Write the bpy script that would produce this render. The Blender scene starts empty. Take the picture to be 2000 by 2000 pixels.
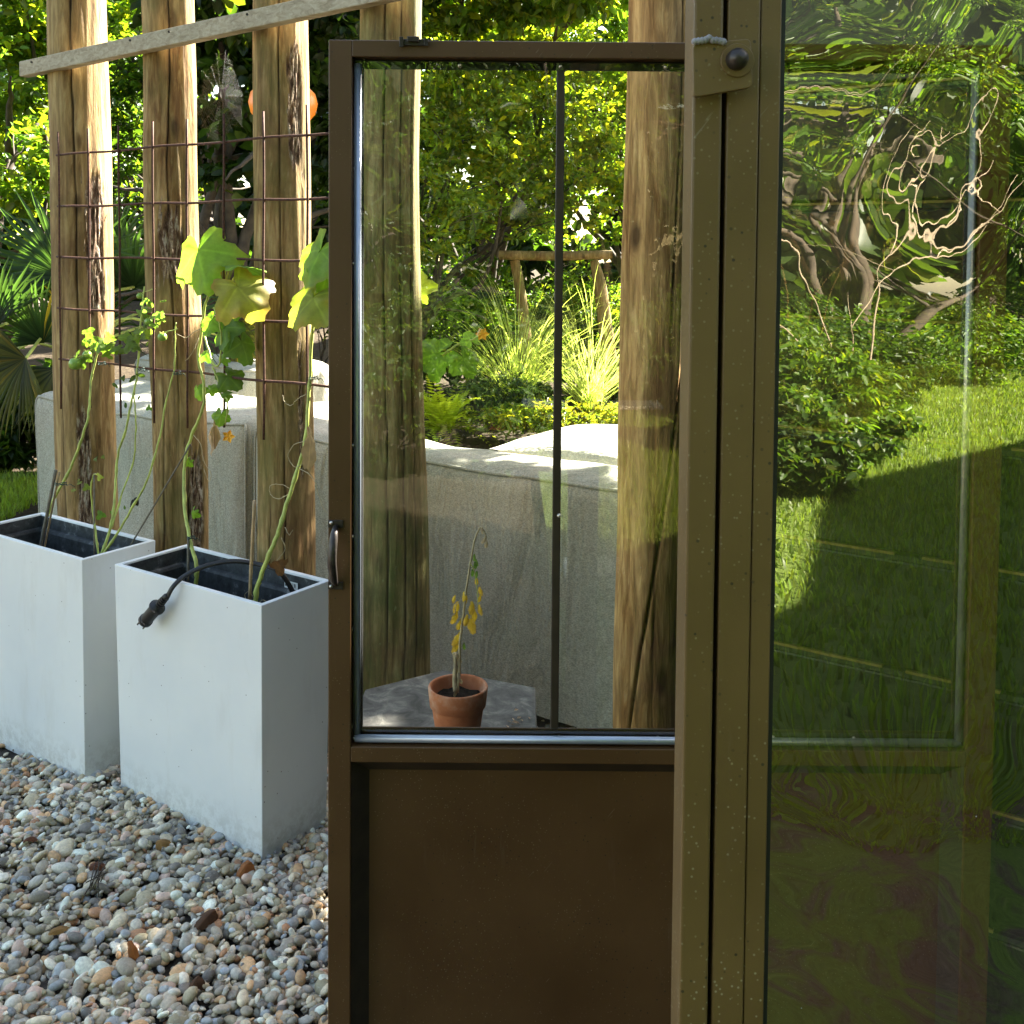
import bpy, math, random
import numpy as np
from mathutils import Matrix, Vector, noise as mnoise
R = math.radians
rng = np.random.default_rng(7)
random.seed(7)
S = bpy.context.scene
COL = S.collection

# ------------------------------------------------------------------ camera
CAMH = 1.6
FPX, PPX, PPY = 2000.0, 1000.0, 580.0          # focal length and principal point, in pixels of a 2000 px picture
PITCH, ROLL = math.atan(0.04), R(0.46)
CM = (Matrix.Rotation(math.pi/2 - PITCH, 4, 'X') @ Matrix.Rotation(ROLL, 4, 'Z'))
cam_d = bpy.data.cameras.new('camera')
cam_d.sensor_width = 36; cam_d.lens = 36*FPX/2000
cam_d.shift_x = 0; cam_d.shift_y = -(1000-PPY)/2000
cam_d.clip_end = 500; cam_d.clip_start = 0.02
cam = bpy.data.objects.new('camera', cam_d); COL.objects.link(cam)
cam.matrix_world = Matrix.Translation((0, 0, CAMH)) @ CM
S.camera = cam
# ------------------------------------------------------------------ sky, sun, exposure
SUN_AZ, SUN_EL = R(45), R(38)
W = bpy.data.worlds.new('World'); S.world = W; W.use_nodes = True
wn = W.node_tree.nodes; wn.clear()
wo = wn.new('ShaderNodeOutputWorld'); wb = wn.new('ShaderNodeBackground'); ws = wn.new('ShaderNodeTexSky')
ws.sky_type = 'NISHITA'; ws.sun_disc = False; ws.sun_elevation = SUN_EL; ws.sun_rotation = SUN_AZ
wb.inputs[1].default_value = 0.052
wm = wn.new('ShaderNodeMixRGB'); wm.blend_type = 'MULTIPLY'; wm.inputs[0].default_value = 1.0; wm.inputs[2].default_value = (1.12, 1.0, .83, 1)
W.node_tree.links.new(ws.outputs[0], wm.inputs[1]); W.node_tree.links.new(wm.outputs[0], wb.inputs[0]); W.node_tree.links.new(wb.outputs[0], wo.inputs[0])
SUNV = Vector((math.sin(SUN_AZ)*math.cos(SUN_EL), math.cos(SUN_AZ)*math.cos(SUN_EL), math.sin(SUN_EL)))
sd = bpy.data.lights.new('sun', 'SUN'); sd.energy = 5.0; sd.angle = R(0.53); sd.color = (1.0, 0.94, 0.83)
so = bpy.data.objects.new('sun', sd); COL.objects.link(so); so.location = (5, 8, 12)
so.rotation_euler = SUNV.to_track_quat('Z', 'Y').to_euler()
vs = S.view_settings; vs.view_transform = 'Standard'; vs.look = 'None'; vs.gamma = 1.0; vs.exposure = 3.75
vs.use_curve_mapping = False
S.cycles.transparent_max_bounces = 24; S.cycles.max_bounces = 8
S.cycles.caustics_reflective = False; S.cycles.caustics_refractive = False

# ------------------------------------------------------------------ survey helpers
def ray(px, py):
    return (CM.to_3x3() @ Vector(((px-PPX)/FPX, -(py-PPY)/FPX, -1)))
def at(px, py, Y):
    d = ray(px, py); k = Y/d.y
    return Vector((d.x*k, Y, CAMH + d.z*k))
def atz(px, py, z):
    d = ray(px, py); k = (z-CAMH)/d.z
    return Vector((d.x*k, d.y*k, z))
U = Vector((0.832, -0.555, 0)); V = Vector((0.555, 0.832, 0))   # the row of posts and planters runs along U
def uv(base, u, v, z=0.0): return base + U*u + V*v + Vector((0, 0, z))
def terrain(x, y):
    return 0.0 if y < 7.5 else 0.105*(y-7.5) if y < 16 else 0.89

# ------------------------------------------------------------------ mesh helpers
def link(ob, parent=None):
    COL.objects.link(ob)
    if parent is not None:
        ob.parent = parent
        ob.matrix_parent_inverse = Matrix.Translation(-Vector(parent.location))
    return ob
def tag(o, label=None, cat=None, group=None, kind=None):
    for k, v in (('label', label), ('category', cat), ('group', group), ('kind', kind)):
        if v: o[k] = v
    return o
def thing(name, label, cat, loc=(0, 0, 0), group=None):
    o = bpy.data.objects.new(name, None); o.empty_display_size = 0.1
    o.location = loc; COL.objects.link(o)
    return tag(o, label, cat, group)
def mesh_np(name, v, f, m, parent=None, smooth=False, col=None, attr=None):
    """v (n,3), f list of arrays (k, nverts)"""
    me = bpy.data.meshes.new(name)
    v = np.asarray(v, dtype=np.float32)
    if isinstance(f, np.ndarray): f = [f]
    me.vertices.add(len(v)); me.vertices.foreach_set('co', v.ravel())
    tot = sum(a.size for a in f); nf = sum(len(a) for a in f)
    me.loops.add(tot); me.polygons.add(nf)
    me.loops.foreach_set('vertex_index', np.concatenate([a.ravel() for a in f]).astype(np.int32))
    cnt = np.concatenate([np.full(len(a), a.shape[1]) for a in f])
    st = np.concatenate([[0], np.cumsum(cnt)[:-1]]).astype(np.int32)
    me.polygons.foreach_set('loop_start', st)
    if smooth: me.polygons.foreach_set('use_smooth', np.ones(nf, dtype=bool))
    me.update(calc_edges=True); me.validate()
    if col is not None:
        a = me.color_attributes.new('Col', 'FLOAT_COLOR', 'POINT')
        c = np.ones((len(v), 4), dtype=np.float32); c[:, :3] = col
        a.data.foreach_set('color', c.ravel())
    if attr is not None:
        for nm, arr in attr.items():
            a = me.attributes.new(nm, 'FLOAT', 'POINT'); a.data.foreach_set('value', np.asarray(arr, dtype=np.float32))
    if m: me.materials.append(m)
    return link(bpy.data.objects.new(name, me), parent)

class MB:
    def __init__(s): s.v = []; s.f = []
    def add(s, vs, fs):
        o = len(s.v); s.v += [tuple(p) for p in vs]; s.f += [tuple(i+o for i in q) for q in fs]; return s
    def box(s, lo, hi, M=None):
        x0, y0, z0 = lo; x1, y1, z1 = hi
        p = [Vector(q) for q in ((x0,y0,z0),(x1,y0,z0),(x1,y1,z0),(x0,y1,z0),(x0,y0,z1),(x1,y0,z1),(x1,y1,z1),(x0,y1,z1))]
        if M is not None: p = [M @ q for q in p]
        return s.add(p, [(0,3,2,1),(4,5,6,7),(0,1,5,4),(1,2,6,5),(2,3,7,6),(3,0,4,7)])
    def tube(s, pts, rad, n=8, flat=1.0, caps=True):
        pts = [Vector(p) for p in pts]; k = len(pts)
        if not hasattr(rad, '__len__'): rad = [rad]*k
        o = []; ref = None
        for i, p in enumerate(pts):
            d = (pts[min(i+1, k-1)] - pts[max(i-1, 0)]).normalized()
            if ref is None:
                ref = d.orthogonal().normalized()
            a = (ref - d*ref.dot(d))
            a = a.normalized() if a.length > 1e-6 else d.orthogonal().normalized()
            ref = a; b = d.cross(a)
            for j in range(n):
                t = 2*math.pi*j/n
                o.append(p + (a*math.cos(t) + b*math.sin(t)*flat)*rad[i])
        fs = [(i*n+j, i*n+(j+1) % n, (i+1)*n+(j+1) % n, (i+1)*n+j) for i in range(k-1) for j in range(n)]
        if caps: fs += [tuple(reversed(range(n))), tuple((k-1)*n+j for j in range(n))]
        return s.add(o, fs)
    def lathe(s, prof, c=(0, 0, 0), n=40, axis='Z'):
        c = Vector(c); o = []
        for r, h in prof:
            for j in range(n):
                t = 2*math.pi*j/n
                q = (r*math.cos(t), r*math.sin(t), h) if axis == 'Z' else (r*math.cos(t), h, r*math.sin(t))
                o.append(c + Vector(q))
        k = len(prof)
        fs = [(i*n+j, i*n+(j+1) % n, (i+1)*n+(j+1) % n, (i+1)*n+j) for i in range(k-1) for j in range(n)]
        if axis != 'Z': fs = [tuple(reversed(q)) for q in fs]
        return s.add(o, fs)
    def prism(s, poly, z0, z1, M=None):
        n = len(poly)
        p = [Vector((a, b, z0)) for a, b in poly] + [Vector((a, b, z1)) for a, b in poly]
        if M is not None: p = [M @ q for q in p]
        return s.add(p, [tuple(reversed(range(n))), tuple(range(n, 2*n))] + [(i, (i+1) % n, n+(i+1) % n, n+i) for i in range(n)])
    def build(s, name, m, parent=None, smooth=False, bevel=0, seg=2):
        me = bpy.data.meshes.new(name); me.from_pydata([tuple(p) for p in s.v], [], s.f); me.update()
        if m: me.materials.append(m)
        if smooth: me.polygons.foreach_set('use_smooth', [True]*len(me.polygons))
        ob = link(bpy.data.objects.new(name, me), parent)
        if bevel:
            b = ob.modifiers.new('bevel', 'BEVEL'); b.width = bevel; b.segments = seg; b.limit_method = 'ANGLE'
            b.harden_normals = False
        return ob
def smoothpath(pts, n=6, jit=0.0):
    """Catmull-Rom through the points"""
    P = [Vector(p) for p in pts]; P = [P[0]*2-P[1]] + P + [P[-1]*2-P[-2]]; out = []
    for i in range(1, len(P)-2):
        for k in range(n):
            t = k/n
            q = 0.5*((2*P[i]) + (-P[i-1]+P[i+1])*t + (2*P[i-1]-5*P[i]+4*P[i+1]-P[i+2])*t*t + (-P[i-1]+3*P[i]-3*P[i+1]+P[i+2])*t**3)
            out.append(q + Vector([random.uniform(-jit, jit) for _ in range(3)]))
    out.append(P[-2]); return out

# ------------------------------------------------------------------ materials
class NT:
    def __init__(s, name):
        s.m = bpy.data.materials.new(name); s.m.use_nodes = True; s.t = s.m.node_tree; s.n = s.t.nodes; s.n.clear()
        s.out = s.n.new('ShaderNodeOutputMaterial')
    def N(s, typ, **kw):
        nd = s.n.new('ShaderNode'+typ)
        for k, v in kw.items():
            if k.startswith('i_'):
                key = k[2:]; key = int(key) if key.isdigit() else key.replace('_', ' ')
                if isinstance(v, bpy.types.NodeSocket): s.t.links.new(v, nd.inputs[key])
                else: nd.inputs[key].default_value = v
            else: setattr(nd, k, v)
        return nd
    def L(s, a, b): s.t.links.new(a, b)
    def coord(s, scale=(1, 1, 1), rot=(0, 0, 0), kind='Object'):
        tc = s.N('TexCoord'); mp = s.N('Mapping'); s.L(tc.outputs[kind], mp.inputs[0])
        mp.inputs['Scale'].default_value = scale; mp.inputs['Rotation'].default_value = rot
        return mp.outputs[0]
    def noise(s, vec, scale=5, detail=6, rough=.55, dist=0):
        return s.N('TexNoise', i_Vector=vec, i_Scale=float(scale), i_Detail=float(detail), i_Roughness=float(rough), i_Distortion=float(dist)).outputs[0]
    def ramp(s, fac, stops):
        r = s.N('ValToRGB'); s.L(fac, r.inputs[0]); e = r.color_ramp.elements
        while len(e) < len(stops): e.new(0.5)
        for el, (p, c) in zip(e, stops):
            el.position = p; el.color = (c, c, c, 1) if not hasattr(c, '__len__') else (*c, 1)
        return r.outputs[0]
    def mix(s, a, b, fac, mode='MIX'):
        m = s.N('MixRGB', blend_type=mode)
        for sock, v in ((m.inputs[0], fac), (m.inputs[1], a), (m.inputs[2], b)):
            if isinstance(v, bpy.types.NodeSocket): s.L(v, sock)
            elif hasattr(v, '__len__'): sock.default_value = (*v, 1)
            else: sock.default_value = v if sock == m.inputs[0] else (v, v, v, 1)
        return m.outputs[0]
    def math(s, op, a, b=0.0):
        m = s.N('Math', operation=op)
        for i, v in enumerate((a, b)):
            if isinstance(v, bpy.types.NodeSocket): s.L(v, m.inputs[i])
            else: m.inputs[i].default_value = v
        return m.outputs[0]
    def bump(s, h, strength=.3, dist=.01):
        return s.N('Bump', i_Height=h, i_Strength=strength, i_Distance=dist).outputs[0]
    def pbr(s, color, rough=.6, metal=0.0, normal=None, spec=.5, **kw):
        b = s.N('BsdfPrincipled')
        for key, v in (('Base Color', color), ('Roughness', rough), ('Metallic', metal), ('Normal', normal), ('Specular IOR Level', spec)):
            if v is None: continue
            if isinstance(v, bpy.types.NodeSocket): s.L(v, b.inputs[key])
            elif hasattr(v, '__len__'): b.inputs[key].default_value = (*v, 1)
            else: b.inputs[key].default_value = v
        for k, v in kw.items(): b.inputs[k.replace('_', ' ')].default_value = v
        s.L(b.outputs[0], s.out.inputs[0]); return b

def simple(name, c, rough=.5, metal=0, var=.25, scale=40, bump=.1, spec=.5):
    t = NT(name); v = t.coord()
    n = t.noise(v, scale, 5)
    lo = tuple(x*(1-var) for x in c); hi = tuple(min(1, x*(1+var)) for x in c)
    t.pbr(t.ramp(n, [(.3, lo), (.7, hi)]), rough, metal, t.bump(n, bump, .003), spec); return t.m

def m_bronze(ca, cb, nm='bronze_painted_steel', lo=.85, hi=.22):
    t = NT(nm); v = t.coord()
    big = t.noise(v, 5, 4); c = t.ramp(big, [(.3, ca), (.7, cb)])
    sp = t.N('TexVoronoi', i_Vector=v, i_Scale=160.0).outputs['Distance']
    mask = t.noise(v, 9, 3)
    dust = t.math('MULTIPLY', t.ramp(sp, [(.10, 1.0), (.19, 0.0)]), t.ramp(mask, [(.42, 0.0), (.58, .8)]))
    dust = t.math('MULTIPLY', dust, t.ramp(t.math('MULTIPLY', t.N('SeparateXYZ', i_0=v).outputs[2], .5), [(.45, lo), (.75, hi)]))
    c = t.mix(c, (.36, .31, .20), dust)
    v2 = t.coord((1, 1, 1), (0, .4, .3))
    sp2 = t.N('TexVoronoi', i_Vector=v2, i_Scale=95.0).outputs['Distance']
    dots = t.math('MULTIPLY', t.ramp(sp2, [(.09, 1.0), (.15, 0.0)]), t.ramp(t.noise(v2, 13, 3), [(.48, 0.0), (.6, .8)]))
    c = t.mix(c, (.013, .010, .006), dots)
    st = t.noise(t.N('VectorMath', operation='MULTIPLY', i_0=v, i_1=(1, 1, .12)).outputs[0], 60, 6, .7)
    c = t.mix(c, (.20, .16, .11), t.math('MULTIPLY', t.ramp(st, [(.60, 0.0), (.74, .22)]), t.ramp(t.noise(v, 4, 3), [(.4, .2), (.65, 1.0)])))
    sc_ = t.noise(t.N('VectorMath', operation='MULTIPLY', i_0=t.coord((1, 1, 1), (0, .9, 0)), i_1=(.06, 1, 1)).outputs[0], 300, 2, .5)
    c = t.mix(c, (.30, .26, .20), t.math('MULTIPLY', t.ramp(sc_, [(.70, 0.0), (.73, .35)]), t.ramp(t.noise(v, 11, 2), [(.52, 0.0), (.62, 1.0)])))
    grain = t.noise(v, 420, 2)
    t.pbr(c, t.ramp(big, [(.3, .42), (.7, .55)]), .0, t.bump(grain, .12, .0008), .5); return t.m
def m_log(seed, mossy=.5, tone=1.0, warm=(1.04, .95, .74)):
    tone *= 1.06
    t = NT('weathered_log'); v = t.coord((1, 1, .12)); v = t.N('VectorMath', operation='ADD', i_0=v, i_1=(seed*3.1, seed*1.7, seed*2.3)).outputs[0]
    g1 = t.noise(v, 55, 9, .65, .6); g2 = t.noise(v, 9, 6, .6, 1.2)
    vb = t.coord((1, 1, .5)); vb = t.N('VectorMath', operation='ADD', i_0=vb, i_1=(seed*5.1, seed*2.7, seed*1.3)).outputs[0]
    g3 = t.noise(vb, 4.5, 5, .6, .5)
    c = t.ramp(g1, [(.34, (.06*tone, .032*tone, .014*tone)), (.47, (.20*tone, .118*tone, .052*tone)), (.56, (.33*tone, .225*tone, .108*tone)), (.70, (.47*tone, .37*tone, .21*tone))])
    c = t.mix(c, t.ramp(g2, [(.38, (.17, .085, .032)), (.58, (.46*tone, .35*tone, .20*tone))]), .36)
    kn = t.N('TexVoronoi', i_Vector=t.N('VectorMath', operation='ADD', i_0=t.coord((1, 1, .45)), i_1=(seed*1.1, seed, seed*.7)).outputs[0], i_Scale=6.0).outputs['Distance']
    c = t.mix(c, (.05, .028, .014), t.ramp(kn, [(.06, .85), (.13, 0.0)]))
    c = t.mix(c, (.50*tone, .40*tone, .24*tone), t.ramp(t.noise(v, 22, 6, .6, 2.0), [(.60, 0.0), (.70, .5)]))
    c = t.mix(c, (.13, .075, .04), t.ramp(g3, [(.52, 0.0), (.68, .75)]))
    mo = t.math('MULTIPLY', t.ramp(t.noise(vb, 7, 7, .7), [(.42, 0.0), (.64, 1.0)]), mossy)
    c = t.mix(c, (.105, .115, .035), mo)
    li = t.ramp(t.noise(t.coord((1, 1, .45)), 60, 4, .6), [(.66, 0.0), (.74, .5*mossy)])
    c = t.mix(c, (.33, .36, .22), li)
    c = t.mix(c, warm, 1.0, 'MULTIPLY')
    cr = t.N('Attribute', attribute_name='crack').outputs['Fac']
    c = t.mix(c, (.022, .013, .008), cr)
    br = t.N('Attribute', attribute_name='bark').outputs['Fac']
    bn = t.noise(t.coord((1, 1, .3)), 70, 8, .7)
    c = t.mix(c, t.ramp(bn, [(.38, (.035, .018, .010)), (.52, (.17, .105, .065)), (.64, (.52, .46, .36))]), br)
    h = t.mix(g1, bn, br)
    t.pbr(c, .82, 0, t.bump(h, .85, .008), .2); return t.m
def m_plank():
    t = NT('grey_plank'); v = t.coord((.15, 1, 1), (0, 0, R(33.7)))
    g = t.noise(v, 60, 8, .6, 1.0)
    c = t.ramp(g, [(.3, (.24, .195, .13)), (.55, (.39, .34, .25)), (.8, (.50, .45, .35))])
    t.pbr(c, .8, 0, t.bump(g, .4, .004), .25); return t.m
def m_fabric():
    t = NT('grey_felted_fabric'); v = t.coord((1, 1, 1), (0, 0, R(33.7)))
    f1 = t.noise(t.N('VectorMath', operation='MULTIPLY', i_0=v, i_1=(.35, 1, 1)).outputs[0], 420, 3, .6)
    f2 = t.noise(v, 90, 5, .7); f3 = t.noise(v, 2.2, 4)
    c = t.ramp(f1, [(.34, (.30, .29, .25)), (.5, (.46, .44, .385)), (.66, (.58, .555, .48))])
    c = t.mix(c, t.ramp(f2, [(.35, .70), (.65, 1.0)]), .8, 'MULTIPLY')
    c = t.mix(c, t.ramp(f3, [(.35, (.82, .88, .80)), (.65, (1.0, .98, .93))]), 1.0, 'MULTIPLY')
    w1 = t.noise(t.N('VectorMath', operation='MULTIPLY', i_0=v, i_1=(1, 1, .35)).outputs[0], 5, 4, .55, 1.2)
    b1 = t.N('Bump', i_Height=w1, i_Strength=.7, i_Distance=.05).outputs[0]
    b2 = t.N('Bump', i_Height=f1, i_Strength=.3, i_Distance=.002, i_Normal=b1).outputs[0]
    t.pbr(c, .95, 0, b2, .1); return t.m
def m_leaf(name, rough=.42, trans=.6, vein=False, tcol=(1.9, 1.9, .55)):
    t = NT(name); c = t.N('Attribute', attribute_name='Col').outputs['Color']
    nrm = None
    if vein:
        v = t.coord(); n = t.noise(v, 45, 5, .6)
        c = t.mix(c, t.ramp(n, [(.3, .75), (.7, 1.12)]), .8, 'MULTIPLY'); nrm = t.bump(n, .3, .004)
    b = t.pbr(c, rough, 0, nrm, .5)
    tr = t.N('BsdfTranslucent'); t.L(t.mix(c, tcol, 1.0, 'MULTIPLY'), tr.inputs[0])
    mx = t.N('MixShader'); mx.inputs[0].default_value = trans
    t.L(b.outputs[0], mx.inputs[1]); t.L(tr.outputs[0], mx.inputs[2]); t.L(mx.outputs[0], t.out.inputs[0]); return t.m
def m_planter():
    t = NT('pale_grey_planter'); v = t.coord()
    n = t.noise(v, 3, 4); c = t.ramp(n, [(.3, (.66, .69, .72)), (.7, (.75, .77, .77))])
    sp = t.N('TexVoronoi', i_Vector=v, i_Scale=26.0).outputs['Distance']
    c = t.mix(c, (.12, .10, .09), t.ramp(sp, [(.035, .9), (.055, 0.0)]))
    low = t.N('SeparateXYZ', i_0=v).outputs[2]
    dirt = t.math('MULTIPLY', t.ramp(low, [(.0, .28), (.09, 0.0)]), t.ramp(t.noise(v, 30, 7, .75), [(.44, 0.0), (.58, 1.0)]))
    c = t.mix(c, (.20, .17, .13), dirt)
    smear = t.ramp(t.noise(t.coord((1, 1, .25)), 9, 6, .65), [(.54, 0.0), (.75, .22)])
    c = t.mix(c, (.42, .38, .31), smear)
    t.pbr(c, .42, 0, t.bump(t.noise(v, 180, 3), .06, .001), .4); return t.m
def m_planter_in():
    t = NT('dark_inner_planter'); v = t.coord(); n = t.noise(v, 30, 7, .7)
    t.pbr(t.ramp(n, [(.35, (.014, .016, .018)), (.58, (.045, .052, .056)), (.72, (.20, .21, .21))]), .6, 0, t.bump(n, .3, .003), .3); return t.m
def m_glass(name, refl, tint, gcol=(1, 1, 1)):
    t = NT(name)
    tr = t.N('BsdfTransparent'); tr.inputs[0].default_value = (*tint, 1)
    gl = t.N('BsdfGlossy'); gl.inputs['Roughness'].default_value = 0.0; gl.inputs[0].default_value = (*gcol, 1)
    fr = t.N('Fresnel', i_IOR=1.49).outputs[0]
    v = t.coord()
    # wiped dust film, long curved streaks
    dn = t.noise(v, 6, 4, .5, 2.5)
    st = t.noise(t.N('VectorMath', operation='MULTIPLY', i_0=v, i_1=(1, 1, 1)).outputs[0], 3, 9, .8, 3.0)
    fac = t.math('ADD', fr, refl)
    mx = t.N('MixShader'); t.L(fac, mx.inputs[0]); t.L(tr.outputs[0], mx.inputs[1]); t.L(gl.outputs[0], mx.inputs[2])
    df = t.N('BsdfDiffuse'); df.inputs[0].default_value = (.6, .6, .55, 1)
    sp = t.N('TexVoronoi', i_Vector=v, i_Scale=70.0).outputs['Distance']
    dust = t.math('MULTIPLY', t.ramp(sp, [(.03, .8), (.05, 0.0)]), t.ramp(t.noise(v, 20, 2), [(.55, 0.0), (.62, 1.0)]))
    film = t.math('MULTIPLY', t.ramp(st, [(.5, 0.0), (.75, 1.0)]), .02)
    m2 = t.N('MixShader'); t.L(t.math('ADD', dust, film), m2.inputs[0]); t.L(mx.outputs[0], m2.inputs[1]); t.L(df.outputs[0], m2.inputs[2])
    t.L(m2.outputs[0], t.out.inputs[0]); return t.m
def m_pebble():
    t = NT('river_pebbles'); c = t.N('Attribute', attribute_name='Col').outputs['Color']; v = t.coord()
    n = t.noise(v, 130, 6, .65); c = t.mix(c, t.ramp(n, [(.3, .62), (.7, 1.2)]), .8, 'MULTIPLY')
    n2 = t.noise(v, 60, 3, .5, 2.0); c = t.mix(c, (.55, .53, .49), t.ramp(n2, [(.62, 0.0), (.66, .3)]))
    t.pbr(c, .55, 0, t.bump(n, .15, .002), .4); return t.m
def m_ground(name, c1, c2, c3, sc=12):
    t = NT(name); v = t.coord(); a = t.noise(v, sc, 8, .7); b = t.noise(v, 1.3, 4)
    c = t.ramp(a, [(.3, c1), (.55, c2), (.75, c3)]); c = t.mix(c, t.ramp(b, [(.3, .7), (.7, 1.15)]), .7, 'MULTIPLY')
    t.pbr(c, .95, 0, t.bump(a, .6, .03), .1); return t.m
def m_lawn():
    t = NT('lawn_turf'); v = t.coord(); a = t.noise(v, 55, 8, .7)
    c = t.ramp(a, [(.3, (.07, .10, .022)), (.55, (.14, .195, .040)), (.75, (.21, .25, .065))])
    w = t.ramp(t.noise(v, 2.6, 6, .65, .6), [(.50, 0.0), (.58, 1.0)])
    y = t.N('SeparateXYZ', i_0=v).outputs[1]
    near = t.ramp(t.math('ADD', t.math('MULTIPLY', y, .25), 1.0), [(.40, 0.0), (.62, 1.0)])
    c = t.mix(c, t.ramp(a, [(.3, (.05, .03, .025)), (.6, (.15, .10, .085))]), t.math('MULTIPLY', w, near))
    t.pbr(c, .95, 0, t.bump(a, .6, .03), .1); return t.m
def m_terracotta():
    t = NT('terracotta'); v = t.coord(); n = t.noise(v, 14, 7, .65)
    c = t.ramp(n, [(.3, (.30, .095, .038)), (.52, (.42, .15, .065)), (.66, (.50, .28, .18))])
    t.pbr(c, .8, 0, t.bump(n, .2, .002), .2); return t.m
def m_slate():
    t = NT('dark_slate'); v = t.coord(); n = t.noise(v, 16, 8, .7, .8)
    c = t.ramp(n, [(.36, (.035, .034, .032)), (.52, (.090, .085, .078)), (.66, (.20, .19, .165))])
    t.pbr(c, .6, 0, t.bump(n, .35, .004), .35); return t.m

M = dict(bronze=m_bronze((.074, .033, .010), (.100, .047, .014), lo=.35, hi=.2), bronze_lawnlit=m_bronze((.105, .060, .017), (.150, .088, .025), 'lawnlit_bronze_steel', 1.0, .35),  # second bronze: foreground frame, light off the sunlit lawn put into its colour
    mulch=m_ground('bark_mulch', (.05, .03, .022), (.12, .08, .062), (.20, .15, .12), 30), plank=m_plank(), fabric=m_fabric(), planter=m_planter(), planter_in=m_planter_in(),
    leaf=m_leaf('foliage'), bigleaf=m_leaf('broad_leaf', .5, .62, True, (1.10, 1.35, .55)), dry=m_leaf('dry_leaf', .8, .35, True, (1.2, 1.1, .8)),
    pebble=m_pebble(), terracotta=m_terracotta(), slate=m_slate(),
    rust=simple('rusty_steel_rod', (.085, .036, .022), .8, .3, .5, 120, .3),
    silver=simple('silver_glazing_bead', (.36, .40, .47), .33, .6, .06, 60, .02),
    screw=simple('zinc_screw', (.55, .52, .46), .35, .9, .1, 90, .02),
    iron=simple('aged_iron', (.045, .036, .032), .42, .5, .4, 90, .2),
    rubber=simple('black_rubber', (.007, .007, .008), .5, 0, .3, 60, .05),
    pin=simple('nickel_pin', (.20, .19, .17), .25, .8, .05, 60, 0),
    soil=m_ground('dark_potting_soil', (.008, .006, .004), (.018, .013, .009), (.05, .04, .03), 60),
    black=simple('matt_black_gasket', (.008, .008, .008), .6, 0, .2, 60, 0),
    stem=simple('green_vine_stem', (.38, .43, .09), .55, 0, .35, 30, .1),
    drystem=simple('dry_vine', (.36, .30, .17), .75, 0, .3, 60, .1),
    bamboo=simple('bamboo_cane', (.36, .25, .13), .6, 0, .25, 50, .1),
    greystick=simple('grey_twig', (.15, .13, .10), .85, 0, .3, 60, .2),
    tie=simple('dark_green_wire_tie', (.02, .05, .035), .5, 0, .2, 60, 0),
    tomato=simple('unripe_tomato', (.20, .33, .045), .3, 0, .15, 12, 0),
    petal=simple('orange_yellow_petal', (.85, .42, .02), .6, 0, .15, 60, 0),
    orange=simple('orange_plastic', (.85, .22, .015), .35, 0, .1, 20, 0),
    white=simple('white_lacquer', (.8, .8, .78), .3, 0, .03, 20, 0),
    thread=simple('spider_silk', (.6, .6, .58), .4, 0, .05, 60, 0),
    bark=simple('bark', (.055, .040, .026), .9, 0, .5, 14, .7),
    palebark=simple('pale_bark', (.27, .21, .14), .85, 0, .35, 20, .5),
    board=simple('black_green_board', (.010, .016, .012), .32, 0, .4, 9, .15),
    rawedge=simple('raw_wood_edge', (.42, .34, .12), .6, 0, .3, 60, .1),
    boardedge=simple('worn_board_edge', (.05, .075, .07), .45, 0, .2, 60, .1),
    roof=simple('dark_roofing', (.03, .03, .032), .8, 0, .3, 30, .3),
    ground=m_ground('garden_soil', (.028, .020, .012), (.060, .045, .028), (.12, .095, .06), 22),
    lawn=m_lawn(),
    bed=m_ground('gravel_bed', (.035, .028, .022), (.085, .072, .058), (.16, .14, .115), 80),
    glass_f=m_glass('mirrored_acrylic', .21, (.92, .78, .52), (1.0, .98, .88)), glass_d=m_glass('clear_acrylic', .045, (.95, .97, .93)),
    bronze_shade=simple('shade_toned_bronze', (.030, .020, .012), .5, 0, .3, 30, .1), pale=simple('pale_frosted_glass', (.30, .33, .22), .3, 0, .1, 20, 0), splinter=simple('bark_splinter', (.26, .19, .12), .85, 0, .6, 90, .2), foam=simple('grey_sealant', (.26, .24, .25), .8, 0, .2, 60, .3), label=simple('white_sticker', (.75, .75, .73), .5, 0, .02, 60, 0), ink=simple('black_ink', (.015, .015, .015), .6, 0, .02, 60, 0),  # first entry: door bronze with shade put into its colour
    brick=simple('weathered_brick', (.33, .13, .08), .85, 0, .3, 30, .4))

# ------------------------------------------------------------------ setting
def sheet(name, xs, ys, m, dz=0.0, z=terrain):
    gx, gy = np.meshgrid(xs, ys); nx, ny = len(xs), len(ys)
    v = np.stack([gx.ravel(), gy.ravel(), np.array([z(a, b)+dz for a, b in zip(gx.ravel(), gy.ravel())])], 1)
    i = np.arange(nx*ny).reshape(ny, nx)
    f = np.stack([i[:-1, :-1].ravel(), i[:-1, 1:].ravel(), i[1:, 1:].ravel(), i[1:, :-1].ravel()], 1)
    return tag(mesh_np(name, v, f, m, smooth=True), kind='structure')
sheet('ground', np.linspace(-150, 150, 61), np.concatenate([np.linspace(-150, 7.5, 30), np.linspace(8, 16, 17), np.linspace(20, 150, 12)]), M['ground'], -.075)
sheet('lawn', np.linspace(.2, 30, 20), np.linspace(-40, .9, 20), M['lawn'], 0.0, lambda x, y: 0.0)
sheet('gravel_bed', np.linspace(-3.0, 1.4, 12), np.linspace(.95, 4.2, 12), M['bed'], -.055, lambda x, y: 0.0)
sheet('grass_verge', np.linspace(-9, -3.4, 8), np.linspace(4.6, 7.4, 8), M['lawn'], .004, lambda x, y: 0.0)

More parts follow.
